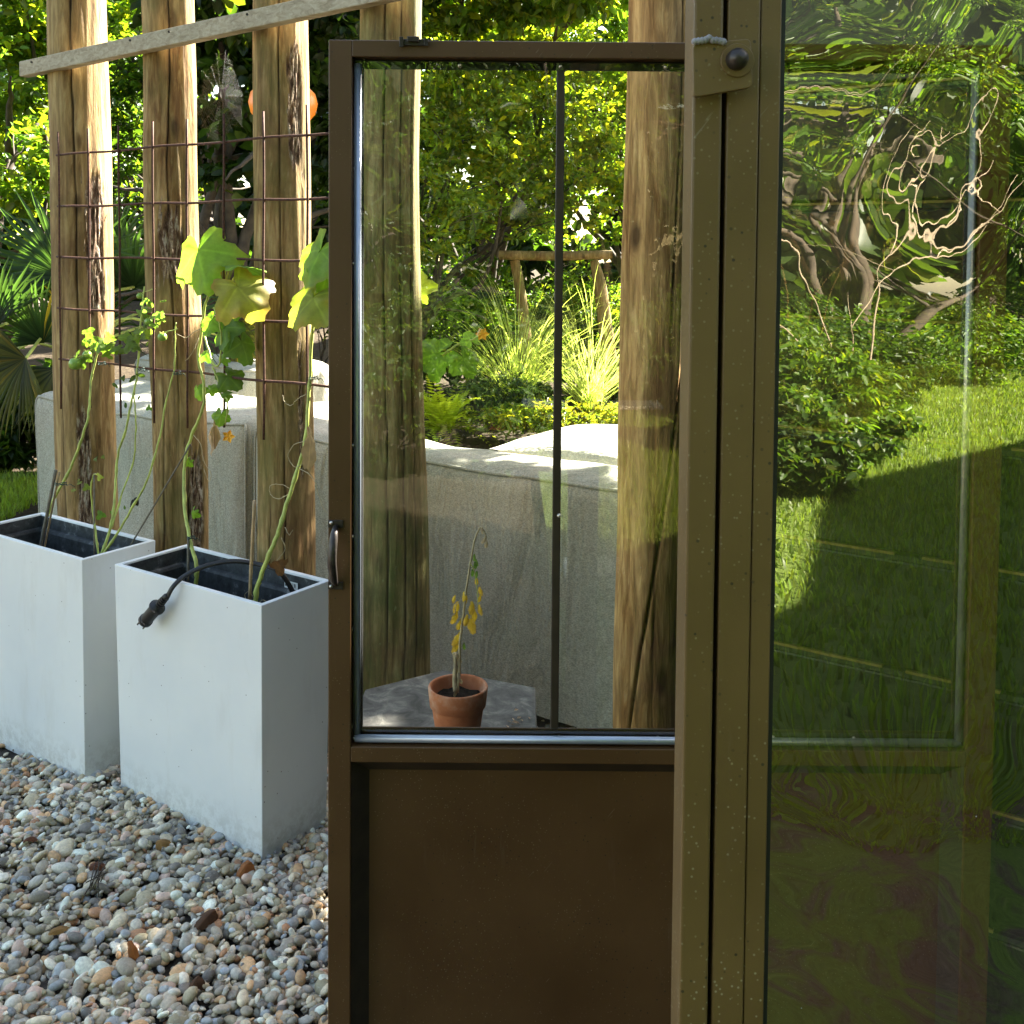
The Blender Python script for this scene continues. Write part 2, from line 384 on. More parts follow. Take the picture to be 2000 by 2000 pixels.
def grass(name, n, x0, x1, y0, y1, hmin, hmax, w, label, keep=None):
    p = np.stack([rng.uniform(x0, x1, n), rng.uniform(y0, y1, n), np.zeros(n)], 1)
    if keep is not None: p = p[keep(p[:, 0], p[:, 1])]; n = len(p)
    a = rng.uniform(0, 2*np.pi, n); h = rng.uniform(hmin, hmax, n); b = rng.uniform(0, 2*np.pi, n); ln = rng.uniform(.1, .6, n)*h
    side = np.stack([np.cos(a), np.sin(a), 0*a], 1)*w*rng.uniform(.6, 1.3, n)[:, None]
    tip = p + np.stack([np.cos(b)*ln, np.sin(b)*ln, h], 1)
    mid = p + np.stack([np.cos(b)*ln*.35, np.sin(b)*ln*.35, h*.6], 1)
    v = np.stack([p-side, p+side, mid+side*.8, mid-side*.8, tip], 1).reshape(-1, 3)
    i = np.arange(n)[:, None]*5
    c = np.array([.135, .215, .042])*rng.uniform(.6, 1.35, n)[:, None]*np.array([1, 1, 1]) + np.array([.05, .02, 0])*rng.uniform(0, 1, n)[:, None]
    return tag(mesh_np(name, v, [i+np.array([0, 1, 2, 3]), i+np.array([3, 2, 4])], M['leaf'], col=np.repeat(c, 5, 0)), label, 'grass', kind='stuff')
grass('lawn_grass', 150000, 0.3, 11, -14, -.9, .03, .07, .006, 'short mown grass of the lawn reflected in the big pane')
grass('verge_grass', 22000, -5.5, -3.0, 4.7, 7.2, .04, .09, .004, 'bright green grass to the left of the covered lounge')

# pebbles --------------------------------------------------------------
P2 = Vector((-.660, 2.690, 0)); P1 = P2 + U*-.752 + V*-.03
def ico(sub):
    import bmesh
    bm = bmesh.new(); bmesh.ops.create_icosphere(bm, subdivisions=sub, radius=1)
    v = np.array([x.co[:] for x in bm.verts]); f = np.array([[q.index for q in x.verts] for x in bm.faces]); bm.free(); return v, f
def pebbles(name, n, x0, x1, y0, y1, sub, rmin, rmax, zl, zh, label):
    bv, bf = ico(sub)
    p = np.stack([rng.uniform(x0, x1, n), rng.uniform(y0, y1, n)], 1)
    keep = np.ones(n, bool)
    for P in (P1, P2):
        r = p - np.array([P.x, P.y]); a = r[:, 0]*U.x + r[:, 1]*U.y; b = r[:, 0]*V.x + r[:, 1]*V.y
        keep &= ~((a > -.60) & (a < -.02) & (b > .02) & (b < .24))
    p = p[keep]; n = len(p)
    s = rmin + (rmax-rmin)*rng.beta(1.2, 4.6, n)
    sc = np.stack([s*rng.uniform(.85, 1.5, n), s*rng.uniform(.75, 1.05, n), s*rng.uniform(.42, .75, n)], 1)
    nb = len(bv); V0 = np.repeat(bv[None], n, 0)
    fr = rng.normal(0, 1, (n, 3, 3))*1.2; ph = rng.uniform(0, 6, (n, 3))
    w = sum(np.sin(np.einsum('nk,mk->nm', fr[:, j], bv) + ph[:, j:j+1]) for j in range(3))*.085
    V0 = V0*(1+w[..., None])*sc[:, None]
    def rot(ax, a):
        c, s_ = np.cos(a), np.sin(a); m = np.zeros((n, 3, 3)); i, j = [(1, 2), (0, 2), (0, 1)][ax]
        m[:, ax, ax] = 1; m[:, i, i] = c; m[:, j, j] = c; m[:, i, j] = -s_; m[:, j, i] = s_; return m
    Rm = rot(2, rng.uniform(0, 2*np.pi, n)) @ rot(0, rng.normal(0, .38, n)) @ rot(1, rng.normal(0, .38, n))
    V0 = np.einsum('nij,nmj->nmi', Rm, V0)
    z = -.052 + rng.uniform(zl, zh, n) + .012*np.sin(p[:, 0]*5.1+1)*np.cos(p[:, 1]*4.3)
    V0 += np.stack([p[:, 0], p[:, 1], z], 1)[:, None]
    pal = np.array([(.42, .37, .29), (.30, .27, .23), (.20, .185, .17), (.52, .49, .44), (.62, .60, .56), (.24, .26, .29), (.30, .34, .41),
                    (.40, .26, .15), (.28, .15, .085), (.13, .12, .115), (.34, .30, .22), (.44, .33, .29), (.22, .20, .14), (.36, .35, .33)])
    pr = np.array([14, 13, 11, 8, 6, 7, 4, 7, 4, 7, 9, 5, 6, 9.]); pr /= pr.sum()
    c = np.minimum(.88, pal*np.array([1.58, 1.48, 1.30]))[rng.choice(len(pal), n, p=pr)]*rng.uniform(.7, 1.25, n)[:, None]
    f = (bf[None] + (np.arange(n)*nb)[:, None, None]).reshape(-1, 3)
    o = mesh_np(name, V0.reshape(-1, 3), f, M['pebble'], smooth=True, col=np.repeat(c, nb, 0))
    return tag(o, label, 'pebbles', kind='stuff')
pebbles('pebbles', 20000, -2.1, .0, 1.75, 3.25, 2, .005, .030, .004, .030, 'mixed river pebbles in front of the grey planters')
pebbles('pebble_margin', 9000, -2.9, 1.3, .98, 4.1, 1, .008, .024, .000, .012, 'outer pebbles around the posts and under the door')

# ------------------------------------------------------------------ foliage
def leafcloud(centers, radii, n, size, base, var=.35, yellow=.15, up=.35, rnd=rng, aspect=.6, droop=.2, sub=None):
    """n leaves spread in clumps inside ellipsoids; returns v, faces, col"""
    centers = np.asarray(centers, float); radii = np.asarray(radii, float)
    if radii.ndim == 1: radii = np.repeat(radii[:, None], 3, 1)
    vol = radii.prod(1)**.8; pr = vol/vol.sum()
    ncl = sub or max(12, n//45)
    ci = rnd.choice(len(centers), ncl, p=pr)
    d = rnd.normal(0, 1, (ncl, 3)); d /= np.linalg.norm(d, axis=1)[:, None]
    cc = centers[ci] + d*radii[ci]*(rnd.uniform(.25, 1, ncl)**.6)[:, None]
    cr = rnd.uniform(.09, .22, ncl)*radii[ci].mean(1)
    li = rnd.integers(0, ncl, n)
    p = cc[li] + rnd.normal(0, .6, (n, 3))*cr[li][:, None]*np.array([1, 1, .7])
    nr = rnd.normal(0, 1, (n, 3)); nr[:, 2] = np.abs(nr[:, 2]) + up; nr /= np.linalg.norm(nr, axis=1)[:, None]
    t = rnd.normal(0, 1, (n, 3)); t[:, 2] -= droop*2; t -= nr*(t*nr).sum(1)[:, None]; t /= np.linalg.norm(t, axis=1)[:, None]
    b = np.cross(nr, t)
    s = size*rnd.uniform(.55, 1.3, n)[:, None]
    w = s*aspect*.5
    pts = [p, p+t*s*.3+b*w*.9+nr*s*.1, p+t*s*.68+b*w*.72+nr*s*.05, p+t*s-nr*s*.12, p+t*s*.68-b*w*.72+nr*s*.05, p+t*s*.3-b*w*.9+nr*s*.1]
    v = np.stack(pts, 1).reshape(-1, 3); i = np.arange(n)[:, None]*6
    f = [np.concatenate([i+np.array([0, 1, 2, 3]), i+np.array([0, 3, 4, 5])])]
    cv = rnd.uniform(1-var, 1+var, ncl)[li]*rnd.uniform(.75, 1.25, n)
    c = np.array(base)[None]*cv[:, None]
    ye = (rnd.uniform(0, 1, n) < yellow)[:, None]
    c = np.where(ye, c*np.array([2.0, 1.35, .8]), c)
    return v, f, np.repeat(c, 6, 0)
def limbs(base, tops, r, bendy=.25, n=7):
    mb = MB()
    base = Vector(base)
    for k, tp in enumerate(tops):
        tp = Vector(tp); mid = base.lerp(tp, .5) + Vector((random.uniform(-1, 1), random.uniform(-1, 1), random.uniform(-.2, .5)))*bendy*(tp-base).length*.5
        pts = smoothpath([base, base.lerp(mid, .5)+Vector((0, 0, .1*(tp-base).length)), mid, tp], 5, r*.15)
        rr = r*(1 if k == 0 else .75)
        mb.tube(pts, [rr*(1-.85*i/(len(pts)-1)) for i in range(len(pts))], n)
        for _ in range(3):
            a = random.choice(pts[len(pts)//3:]); q = a + Vector((random.gauss(0, 1), random.gauss(0, 1), random.gauss(.4, .8))).normalized()*(tp-base).length*.3
            mb.tube(smoothpath([a, a.lerp(q, .5)+Vector((0, 0, .08)), q], 4, r*.1), [rr*.35*(1-.8*i/8) for i in range(9)], 5)
    return mb
def tree(name, label, cat, base, blobs, n, size, colr, tr=.08, group=None, barkm='bark', yellow=.15, aspect=.6, droop=.2, var=.35, lift=None):
    base = Vector(base)
    t = thing(name, label, cat, base, group)
    cs = [b[:3] for b in blobs]; rs = [b[3] if hasattr(b[3], '__len__') else (b[3],)*3 for b in blobs]
    v, f, c = leafcloud(cs, rs, n, size, colr, yellow=yellow, aspect=aspect, droop=droop, var=var)
    crown = mesh_np('crown', v, f, M['leaf'], t, col=c)
    limbs(base, [Vector(b[:3]) for b in blobs][:7], tr).build('trunk', M[barkm], t, smooth=True)
    return t
def B(px, py, Y, r): p = at(px, py, Y); return (p.x, p.y, p.z, r)
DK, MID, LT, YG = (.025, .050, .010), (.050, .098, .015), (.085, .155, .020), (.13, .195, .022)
g = 'trees and bushes beyond the posts'
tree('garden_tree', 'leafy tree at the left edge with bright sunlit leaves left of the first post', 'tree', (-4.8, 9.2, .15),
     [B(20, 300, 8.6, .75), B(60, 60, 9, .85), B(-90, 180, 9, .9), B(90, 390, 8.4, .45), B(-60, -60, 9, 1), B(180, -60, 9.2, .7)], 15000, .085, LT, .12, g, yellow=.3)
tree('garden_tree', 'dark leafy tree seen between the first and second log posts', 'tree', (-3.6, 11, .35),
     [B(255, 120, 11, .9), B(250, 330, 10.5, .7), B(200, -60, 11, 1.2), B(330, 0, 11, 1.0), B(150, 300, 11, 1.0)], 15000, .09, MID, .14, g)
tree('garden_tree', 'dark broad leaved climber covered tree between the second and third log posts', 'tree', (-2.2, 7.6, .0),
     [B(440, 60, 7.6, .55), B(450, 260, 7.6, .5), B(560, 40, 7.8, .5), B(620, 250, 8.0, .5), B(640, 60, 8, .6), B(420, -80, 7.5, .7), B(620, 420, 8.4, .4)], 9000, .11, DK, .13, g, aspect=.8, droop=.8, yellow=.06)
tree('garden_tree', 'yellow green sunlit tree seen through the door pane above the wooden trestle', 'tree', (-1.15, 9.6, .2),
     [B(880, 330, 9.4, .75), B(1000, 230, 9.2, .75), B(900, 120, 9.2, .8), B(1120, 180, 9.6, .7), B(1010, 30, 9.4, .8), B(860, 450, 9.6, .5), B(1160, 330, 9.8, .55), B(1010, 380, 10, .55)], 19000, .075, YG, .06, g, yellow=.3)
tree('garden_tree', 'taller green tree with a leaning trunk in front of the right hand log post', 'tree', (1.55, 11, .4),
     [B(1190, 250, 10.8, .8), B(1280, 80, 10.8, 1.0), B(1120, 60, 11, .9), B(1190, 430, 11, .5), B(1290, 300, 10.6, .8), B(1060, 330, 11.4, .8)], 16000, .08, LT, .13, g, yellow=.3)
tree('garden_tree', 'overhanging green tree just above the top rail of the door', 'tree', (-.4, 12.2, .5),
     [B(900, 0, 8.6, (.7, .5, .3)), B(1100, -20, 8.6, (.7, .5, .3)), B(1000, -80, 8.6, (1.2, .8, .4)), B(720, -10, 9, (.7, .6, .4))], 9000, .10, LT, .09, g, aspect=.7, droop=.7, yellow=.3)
# shrubs at the foot of the trees
def shrub(label, px, py, Y, r, n, size, colr, group='shrubs in the flower bed', yellow=.15, aspect=.5):
    p = at(px, py, Y); z0 = terrain(p.x, Y)
    bl = [(p.x, Y, p.z, r), (p.x-.5*r[0], Y+.2, p.z-.2*r[2], tuple(q*.7 for q in r)), (p.x+.5*r[0], Y+.1, p.z-.1*r[2], tuple(q*.7 for q in r))]
    tree('shrub', label, 'shrub', (p.x, Y, z0), bl, n, size, colr, .02, group, yellow=yellow, aspect=aspect)
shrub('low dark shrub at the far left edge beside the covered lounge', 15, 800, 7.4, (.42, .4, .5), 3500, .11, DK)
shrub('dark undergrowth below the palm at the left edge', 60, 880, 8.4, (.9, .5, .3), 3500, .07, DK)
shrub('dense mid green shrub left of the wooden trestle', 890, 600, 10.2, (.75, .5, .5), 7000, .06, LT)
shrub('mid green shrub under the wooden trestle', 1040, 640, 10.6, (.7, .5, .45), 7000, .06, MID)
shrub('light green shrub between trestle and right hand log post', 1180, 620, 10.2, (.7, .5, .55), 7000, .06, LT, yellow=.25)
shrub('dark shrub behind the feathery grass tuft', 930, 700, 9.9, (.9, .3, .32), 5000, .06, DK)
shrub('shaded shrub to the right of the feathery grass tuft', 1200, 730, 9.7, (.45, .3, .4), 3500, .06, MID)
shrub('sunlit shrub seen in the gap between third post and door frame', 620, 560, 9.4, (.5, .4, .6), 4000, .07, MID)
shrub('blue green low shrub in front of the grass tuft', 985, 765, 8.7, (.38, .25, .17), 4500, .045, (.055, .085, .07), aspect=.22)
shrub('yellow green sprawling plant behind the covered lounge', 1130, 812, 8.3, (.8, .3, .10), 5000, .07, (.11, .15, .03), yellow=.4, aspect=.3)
# far woodland mass
cs = [(x, 17+random.uniform(0, 2), z) for x in np.arange(-15, 13, 1.5) for z in (1.2, 3.2, 5.0)]
cs += [(x, 22, z) for x in np.arange(-20, 18, 2.0) for z in (2.2, 5, 7.6)]
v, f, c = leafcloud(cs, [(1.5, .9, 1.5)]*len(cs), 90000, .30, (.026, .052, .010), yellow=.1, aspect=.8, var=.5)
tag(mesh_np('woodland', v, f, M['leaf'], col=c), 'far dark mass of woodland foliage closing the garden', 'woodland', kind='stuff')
# trunks behind the second and third post
for k, (px, Y, r, lean, lab) in enumerate([(395, 8.6, .07, .12, 'slim dark trunk just right of the second log post'), (425, 8.3, .05, -.05, 'slim dark trunk midway between second and third log posts'),
        (465, 8.5, .06, .1, 'slim dark trunk just left of the third log post')]):
    p = at(px, 560, Y); t = thing('slim_tree', lab, 'tree', (p.x, Y, .1), 'dark stems between the log posts')
    limbs((p.x, Y, .1), [(p.x+lean*3, Y+.1, 3.4)], r, .05, 9).build('trunk', M['bark'], t, smooth=True)

# unseen leafy bough and trunk, added to shade the gravel and planters
C0 = Vector((.329, 1.997, 0)) + U*.07
bc = uv(C0, -.5, 5.0, 4.36)
bl = []
for k in range(12):
    c_ = bc + U*(-2.3+.42*k); bl.append((c_.x, c_.y, c_.z+.08*math.sin(k*2.1), (.42, .38, .46)))
bt = thing('added_shade_tree', 'unseen tree added beyond the dark timber wall to shade the gravel', 'tree', uv(C0, 6.3, 8.2))
for uu_, zz_, rr_ in ((2.0, 6.4, 1.0), (3.1, 6.9, 1.1), (2.4, 7.8, 1.0), (1.2, 7.2, .8)):  # higher leaf mass, added to shade the ground behind the camera
    c_ = uv(C0, uu_, 5.2, zz_); bl.append((c_.x, c_.y, c_.z, (rr_, rr_, rr_*.9)))
v, f, c = leafcloud([b[:3] for b in bl[:12]], [b[3] for b in bl[:12]], 24000, .12, MID, sub=700)
v2_, f2_, c2_ = leafcloud([b[:3] for b in bl[12:]], [b[3] for b in bl[12:]], 16000, .14, MID, sub=400)
v, f, c = np.concatenate([v, v2_]), [f[0], f2_[0]+len(v)], np.concatenate([c, c2_])
mesh_np('crown', v, f, M['leaf'], bt, col=c)
mb = limbs(uv(C0, 6.3, 8.2), [uv(C0, 5, 7, 5.5), uv(C0, 3, 5.4, 5)], .2)
mb.tube(smoothpath([uv(C0, 6.3, 8.2, 2.5), uv(C0, 4.4, 6.3, 4.2), uv(C0, 2, 5, 4.4), uv(C0, -1.5, 5, 4.5), uv(C0, -2.6, 5, 4.5)], 6), [.14-.12*i/24 for i in range(25)], 8)
mb.build('trunk', M['bark'], bt, smooth=True)

# garden behind the camera, seen in the reflections
g2 = 'trees and hedges along the lawn'
def rtree(label, x, y, blobs, n, size, colr, bark='bark', tr=.1, name='lawn_tree', cat='tree', **kw):
    return tree(name, label, cat, (x, y, 0), [(x+a, y+b, z, r) for a, b, z, r in blobs], n, size, colr, tr, g2, barkm=bark, **kw)
rtree('largest leafy tree at the far side of the lawn', 4.6, -11.5, [(-1, 0, 3.4, 1.3), (1, .3, 4.2, 1.4), (0, 0, 5.6, 1.4), (2.4, 0, 3, 1.2), (-2.2, .5, 4.8, 1.2), (0, -.5, 7, 1.5)], 16000, .12, LT, 'bark', .12)
rtree('second pale branched tree right of the largest one', 8.5, -13, [(-1, 0, 3, 1.5), (1, .3, 4.2, 1.6), (0, 0, 6, 1.8), (2.4, 0, 3, 1.4)], 14000, .12, MID, 'palebark', .09)
rtree('dark conifer at the left side of the lawn', 1.2, -10.5, [(0, 0, 2, 1.3), (0, 0, 3.4, 1.2), (.2, 0, 4.8, 1.1), (-.9, 0, 5.6, 1.2), (-1.6, 0, 3.4, 1.2), (.6, 0, 6.6, 1.2)], 16000, .09, DK, 'bark', .14)
rtree('broad tree behind the camera to the left of the path', -3, -10, [(-1, 0, 3, 1.5), (1, .3, 4, 1.5), (0, 0, 5.4, 1.5), (1.6, 0, 2, 1.1)], 14000, .11, MID, 'bark', .15)
rtree('broad tree at the far left of the lawn', -7.5, -10, [(-1, 0, 3, 1.6), (1, .3, 4, 1.6), (0, 0, 5.6, 1.6)], 9000, .12, MID, 'bark', .15)
for k, (x, y, r, h, lab) in enumerate([(1.75, -5.3, .5, .75, 'low round hedge bush nearest the dark timber house'), (2.45, -6.6, .65, .95, 'low hedge bush second nearest the dark timber house'), (1.3, -7.6, .8, 1.0, 'hedge bush nearest the house on the left of the lawn'), (2.5, -8.8, 1.0, 1.2, 'second hedge bush along the lawn edge'),
        (3.9, -10.4, 1.1, 1.2, 'hedge bush in the middle of the lawn edge'), (5.6, -12.4, 1.3, 1.3, 'fourth hedge bush along the lawn edge'),
        (7.8, -15, 1.6, 1.6, 'hedge bush at the far end of the lawn'), (-.9, -7.2, .9, 1.2, 'hedge bush behind the camera beside the white table'), (-3.2, -7.0, 1.0, 1.1, 'leftmost hedge bush behind the camera'),
        (-.2, -4.5, .75, 1.15, 'hedge bush right behind the white table'), (-1.5, -4.7, .8, 1.2, 'hedge bush left of the white table'), (-3.0, -4.6, .9, 1.2, 'outer left hedge bush by the gravel')]):
    rtree(lab, x, y, [(0, 0, h*.55, (r, r*.8, h*.55)), (.5*r, .1, h*.4, (r*.7, r*.6, h*.4))], 9000, .075, MID if k % 2 == 0 else LT, 'bark', .03, 'hedge_bush', 'bush')
cs = [(x, -22+random.uniform(-1, 1), z) for x in np.arange(-16, 26, 2.2) for z in (1.8, 4.6, 7.6)]
cs += [(x, -26, z) for x in np.arange(-20, 32, 2.4) for z in (1.8, 5, 8, 11, 14, 17, 20)]
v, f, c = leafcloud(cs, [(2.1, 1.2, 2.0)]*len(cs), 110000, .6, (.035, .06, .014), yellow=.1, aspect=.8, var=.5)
tag(mesh_np('woodland', v, f, M['leaf'], col=c), 'distant woodland beyond the lawn behind the viewer', 'woodland', kind='stuff')
# pale bare branches in front of the hedge, mirrored in the pane
mbr = MB(); random.seed(21)
for k, tp in enumerate([(2.2, -7.7, 2.3), (4.6, -8.4, 2.6), (3.6, -7.8, 3.6), (5.4, -8.2, 3.1)]):
    mbr.add(*(lambda q: (q.v, q.f))(limbs((3.15+.07*(k-1), -8.0+.04*math.sin(k*2), 0), [tp], .012, .5, 6)))
bb = thing('bare_shrub', 'leafless shrub with pale twisting branches by the lawn', 'shrub', (3.1, -8.0, 0)); mbr.build('branches', M['palebark'], bb, smooth=True)

# palm ------------------------------------------------------------------
def palm():
    c0 = at(135, 640, 5.9); t = thing('fan_palm', 'fan palm with spiky leaves behind the first log post', 'palm', (c0.x, c0.y, 0))
    mb = MB(); mb.tube([(c0.x, c0.y, 0), (c0.x+.02, c0.y, .5), (c0.x, c0.y, c0.z-.1)], [.11, .10, .09], 12); mb.build('trunk', M['bark'], t, smooth=True)
    fans = [(-60, 560, 5.6, 150, .62), (128, 540, 5.8, 115, .62), (85, 668, 5.5, 95, .42), (-10, 640, 5.4, 130, .5), (262, 560, 6.2, 85, .58), (225, 500, 6.4, 70, .5),
            (50, 700, 5.3, 215, .40), (330, 640, 6.2, 30, .45), (430, 600, 6.6, 40, .45), (455, 660, 6.5, 5, .40), (110, 720, 5.4, 265, .33), (-30, 740, 5.5, 200, .4), (180, 640, 6.3, 80, .5)]
    for k, (px, py, Y, ang, L) in enumerate(fans):
        h = at(px, py, Y); ax = Vector((math.cos(R(ang)), random.uniform(-.55, .2), math.sin(R(ang)))).normalized()
        nv = Vector((random.uniform(-.3, .3), -1, random.uniform(.1, .6))).normalized(); sd_ = ax.cross(nv).normalized(); nv = sd_.cross(ax).normalized()
        vs_, cs_, fs_ = [], [], []
        nb = 36
        for j in range(nb):
            a = R(-88+176*j/(nb-1)) + random.uniform(-.02, .02); d = (ax*math.cos(a)+sd_*math.sin(a)).normalized()
            ln = L*(.80+.2*math.cos(a))*random.uniform(.9, 1.05); pr = d.cross(nv).normalized(); w = L*.019
            pts = []
            for q, tt in enumerate((0, .35, .7, 1.0)):
                pc = h + d*ln*tt + nv*(.10*L*math.sin(tt*2.2)) + Vector((0, 0, -.16*L*tt**3*random.uniform(.3, 1.6)))
                ww = w*(.5, 1.25, .9, .05)[q]
                pts += [pc-pr*ww, pc+nv*ww*.7, pc+pr*ww]
            o = len(vs_); vs_ += pts
            for q in range(3):
                i = o+q*3; fs_ += [(i, i+1, i+4, i+3), (i+1, i+2, i+5, i+4)]
            cc = np.array([.030, .062, .022])*random.uniform(.7, 1.5) if random.random() > .08 or py < 600 else np.array([.26, .20, .03])
            if ang > 180 or px > 400: cc = cc*.5 + np.array([.10, .09, .02])*random.uniform(.2, 1.3)
            cs_ += [cc]*12
        mesh_np('fan_leaf', np.array([p[:] for p in vs_]), np.array(fs_), M['leaf'], t, col=np.array(cs_))
        mb = MB(); mb.tube(smoothpath([(c0.x, c0.y, c0.z-.15), Vector((c0.x, c0.y, c0.z)).lerp(h, .5)+Vector((0, 0, .05)), h], 4), .009, 6); mb.build('leaf_stalk', M['stem'], t, smooth=True)
palm()

# feathery grass tuft, fern, trestle ------------------------------------
def arch_grass(name, label, px, py, Y, n, L, colr, w, spread=1.0):
    b = at(px, py, Y); t = thing(name, label, 'ornamental grass', b)
    V_, F_, C_ = [], [], []
    for k in range(n):
        a = rng.uniform(0, 2*np.pi); el = rng.uniform(.7, 1.45); l = L*rng.uniform(.55, 1.1)
        d = np.array([math.cos(a)*math.cos(el)*spread, math.sin(a)*math.cos(el), math.sin(el)]); p = np.array(b[:]) + rng.normal(0, .05, 3)*np.array([1, 1, 0])
        side = np.array([-math.sin(a), math.cos(a), 0])*.4+np.array([1, 0, 0])*.6; o = len(V_); st = 8; c = np.array(colr)*rng.uniform(.6, 1.5)
        for q in range(st+1):
            tt = q/st; ww = w*(1-tt)**.6+.0004
            V_ += [p-side*ww, p+side*ww]; C_ += [c, c]
            p = p + d*l/st; d = d + np.array([0, 0, -.40*tt*rng.uniform(.6, 1.5)]); d /= np.linalg.norm(d)
        F_ += [(o+2*q, o+2*q+1, o+2*q+3, o+2*q+2) for q in range(st)]
    mesh_np('blades', np.array(V_), np.array(F_), M['leaf'], t, col=np.array(C_)); return t
arch_grass('grass_tuft', 'tall feathery arching grass tuft left of the glazing bar', 1010, 785, 8.9, 300, 1.25, (.34, .40, .18), .0034, 1.3)
arch_grass('grass_tuft', 'tall feathery arching grass tuft right of the glazing bar', 1150, 785, 9.0, 260, 1.25, (.28, .33, .19), .0028, 1.5)
def fern():
    b = at(865, 842, 8.4); t = thing('fern', 'bright yellow green fern behind the covered lounge', 'fern', b); V_, F_, C_ = [], [], []
    for k in range(60):
        a = rng.uniform(0, 2*np.pi); el = rng.uniform(.3, 1.35); L = rng.uniform(.35, .72); p = np.array(b[:]); d = np.array([math.cos(a)*math.cos(el), math.sin(a)*math.cos(el), math.sin(el)])
        c = np.array([.34, .40, .045])*rng.uniform(.7, 1.4)
        for q in range(16):
            tt = q/16; side = np.array([-math.sin(a), math.cos(a), 0]); w = .085*math.sin(math.pi*min(1, tt*.85+.15))
            for s in (-1, 1):
                tip = p + (side*s+d*.3)*w; o = len(V_); V_ += [p, p+d*.016+side*s*w*.5+np.array([0, 0, .005]), tip, p-d*.008+side*s*w*.5]; F_.append((o, o+1, o+2, o+3)); C_ += [c]*4
            p = p+d*L/16; d = d+np.array([0, 0, -.10]); d /= np.linalg.norm(d)
    mesh_np('fronds', np.array(V_), np.array(F_), M['leaf'], t, col=np.array(C_))
fern()
def log_mesh(pts, rads, seed, segs=14, name='log', mat=None, parent=None):
    pts = smoothpath(pts, 6); k = len(pts)
    rr = [np.interp(i/(k-1), np.linspace(0, 1, len(rads)), rads)*(1+.08*mnoise.noise(Vector((i*.3, seed, 0)))) for i in range(k)]
    return MB().tube(pts, rr, segs).build(name, mat, parent, smooth=False)
m_tr = m_log(9.1, .7, .8)
tr_ = thing('log_trestle', 'rustic trestle of a log laid on two leaning trunks', 'trestle', at(1080, 700, 10.4))
log_mesh([at(975, 498, 9.3), at(1080, 500, 9.25), at(1196, 497, 9.2)], [.042, .045, .038], 3, name='crossbar', mat=m_tr, parent=tr_)
log_mesh([at(1005, 508, 9.4), at(1018, 580, 9.4), at(1030, 700, 9.4)], [.045, .05, .06], 4, name='leg', mat=m_tr, parent=tr_)
log_mesh([at(1160, 508, 9.3), at(1172, 560, 9.3), at(1190, 700, 9.3)], [.035, .06, .07], 5, name='leg', mat=m_tr, parent=tr_)
# litter and brick by the bed
b0 = at(985, 832, 8.6)
MB().box((b0.x-.13, b0.y-.05, b0.z-.03), (b0.x+.13, b0.y+.05, b0.z+.03)).build('brick', M['brick'], None, bevel=.008)
tag(bpy.data.objects['brick'], 'reddish brick lying in the bed behind the lounge', 'brick')
mb = MB(); mb.tube(smoothpath([at(925, 850, 8.3), at(955, 835, 8.3), at(968, 822, 8.3), at(980, 800, 8.4)], 4), [.02, .018, .015, .012]+[.01]*9, 7)
tag(mb.build('dead_branch', M['bark'], None, smooth=True), 'short dark dead branch lying beside the brick', 'branch')

# orange float, spider web, pale ornament
oc = at(553, 202, 5.2)
t = thing('orange_float', 'orange rounded plastic float hanging behind the third log post', 'float', oc)
MB().lathe([(.001, .10), (.06, .098), (.125, .085), (.16, .05), (.172, 0), (.16, -.05), (.125, -.09), (.06, -.105), (.001, -.108)], oc, 40).build('shell', M['orange'], t, smooth=True)
MB().tube([oc+Vector((0, 0, .1)), oc+Vector((0, 0, 1.2))], .003, 6).build('cord', M['thread'], t)
wc = at(432, 190, 3.7); mb = MB()
sp = []
for k in range(18):
    a = 2*math.pi*k/18; L = .12*random.uniform(.85, 1.25); e = wc+Vector((math.cos(a)*L*.75, math.cos(a)*-.03, math.sin(a)*L*1.2)); mb.tube([wc, e], .00006, 3, caps=False); sp.append((e-wc))
for r_ in range(13):
    tt = .2+.8*r_/13
    for k in range(18): mb.tube([wc+sp[k]*tt, wc+sp[(k+1) % 18]*(tt+.002)], .00005, 3, caps=False)
tag(mb.build('spider_web', M['thread']), 'round spider web strung between the second and third log posts', 'spider web')
# ------------------------------------------------------------------ dark timber building on the right (u 0..12, v 0..6)
hb = thing('timber_house', 'dark timber clad building seen through the big pane at right', 'building', C0)
BX = Matrix(((U.x, V.x, 0, C0.x), (U.y, V.y, 0, C0.y), (0, 0, 1, 0), (0, 0, 0, 1)))
def hprof(u): return float(np.interp(u, [0, 2.0, 4.2, 6.7, 9.4, 13], [2.2, 2.25, 2.7, 4.0, 4.25, 4.3]))
us = [0, 2.0, 4.2, 6.7, 9.4, 13]
mb = MB()
for a, b in zip(us[:-1], us[1:]):
    p = [BX @ Vector(q) for q in ((a, .03, 0), (b, .03, 0), (b, 3.4, 0), (a, 3.4, 0), (a, .03, hprof(a)), (b, .03, hprof(b)), (b, 3.4, hprof(b)), (a, 3.4, hprof(a)))]
    mb.add(p, [(0, 3, 2, 1), (4, 5, 6, 7), (0, 1, 5, 4), (1, 2, 6, 5), (2, 3, 7, 6), (3, 0, 4, 7)])
mb.build('wall', M['board'], hb)
zs = [.876-.204*k for k in range(4, 0, -1)] + [.876+.204*k for k in range(0, 8)]
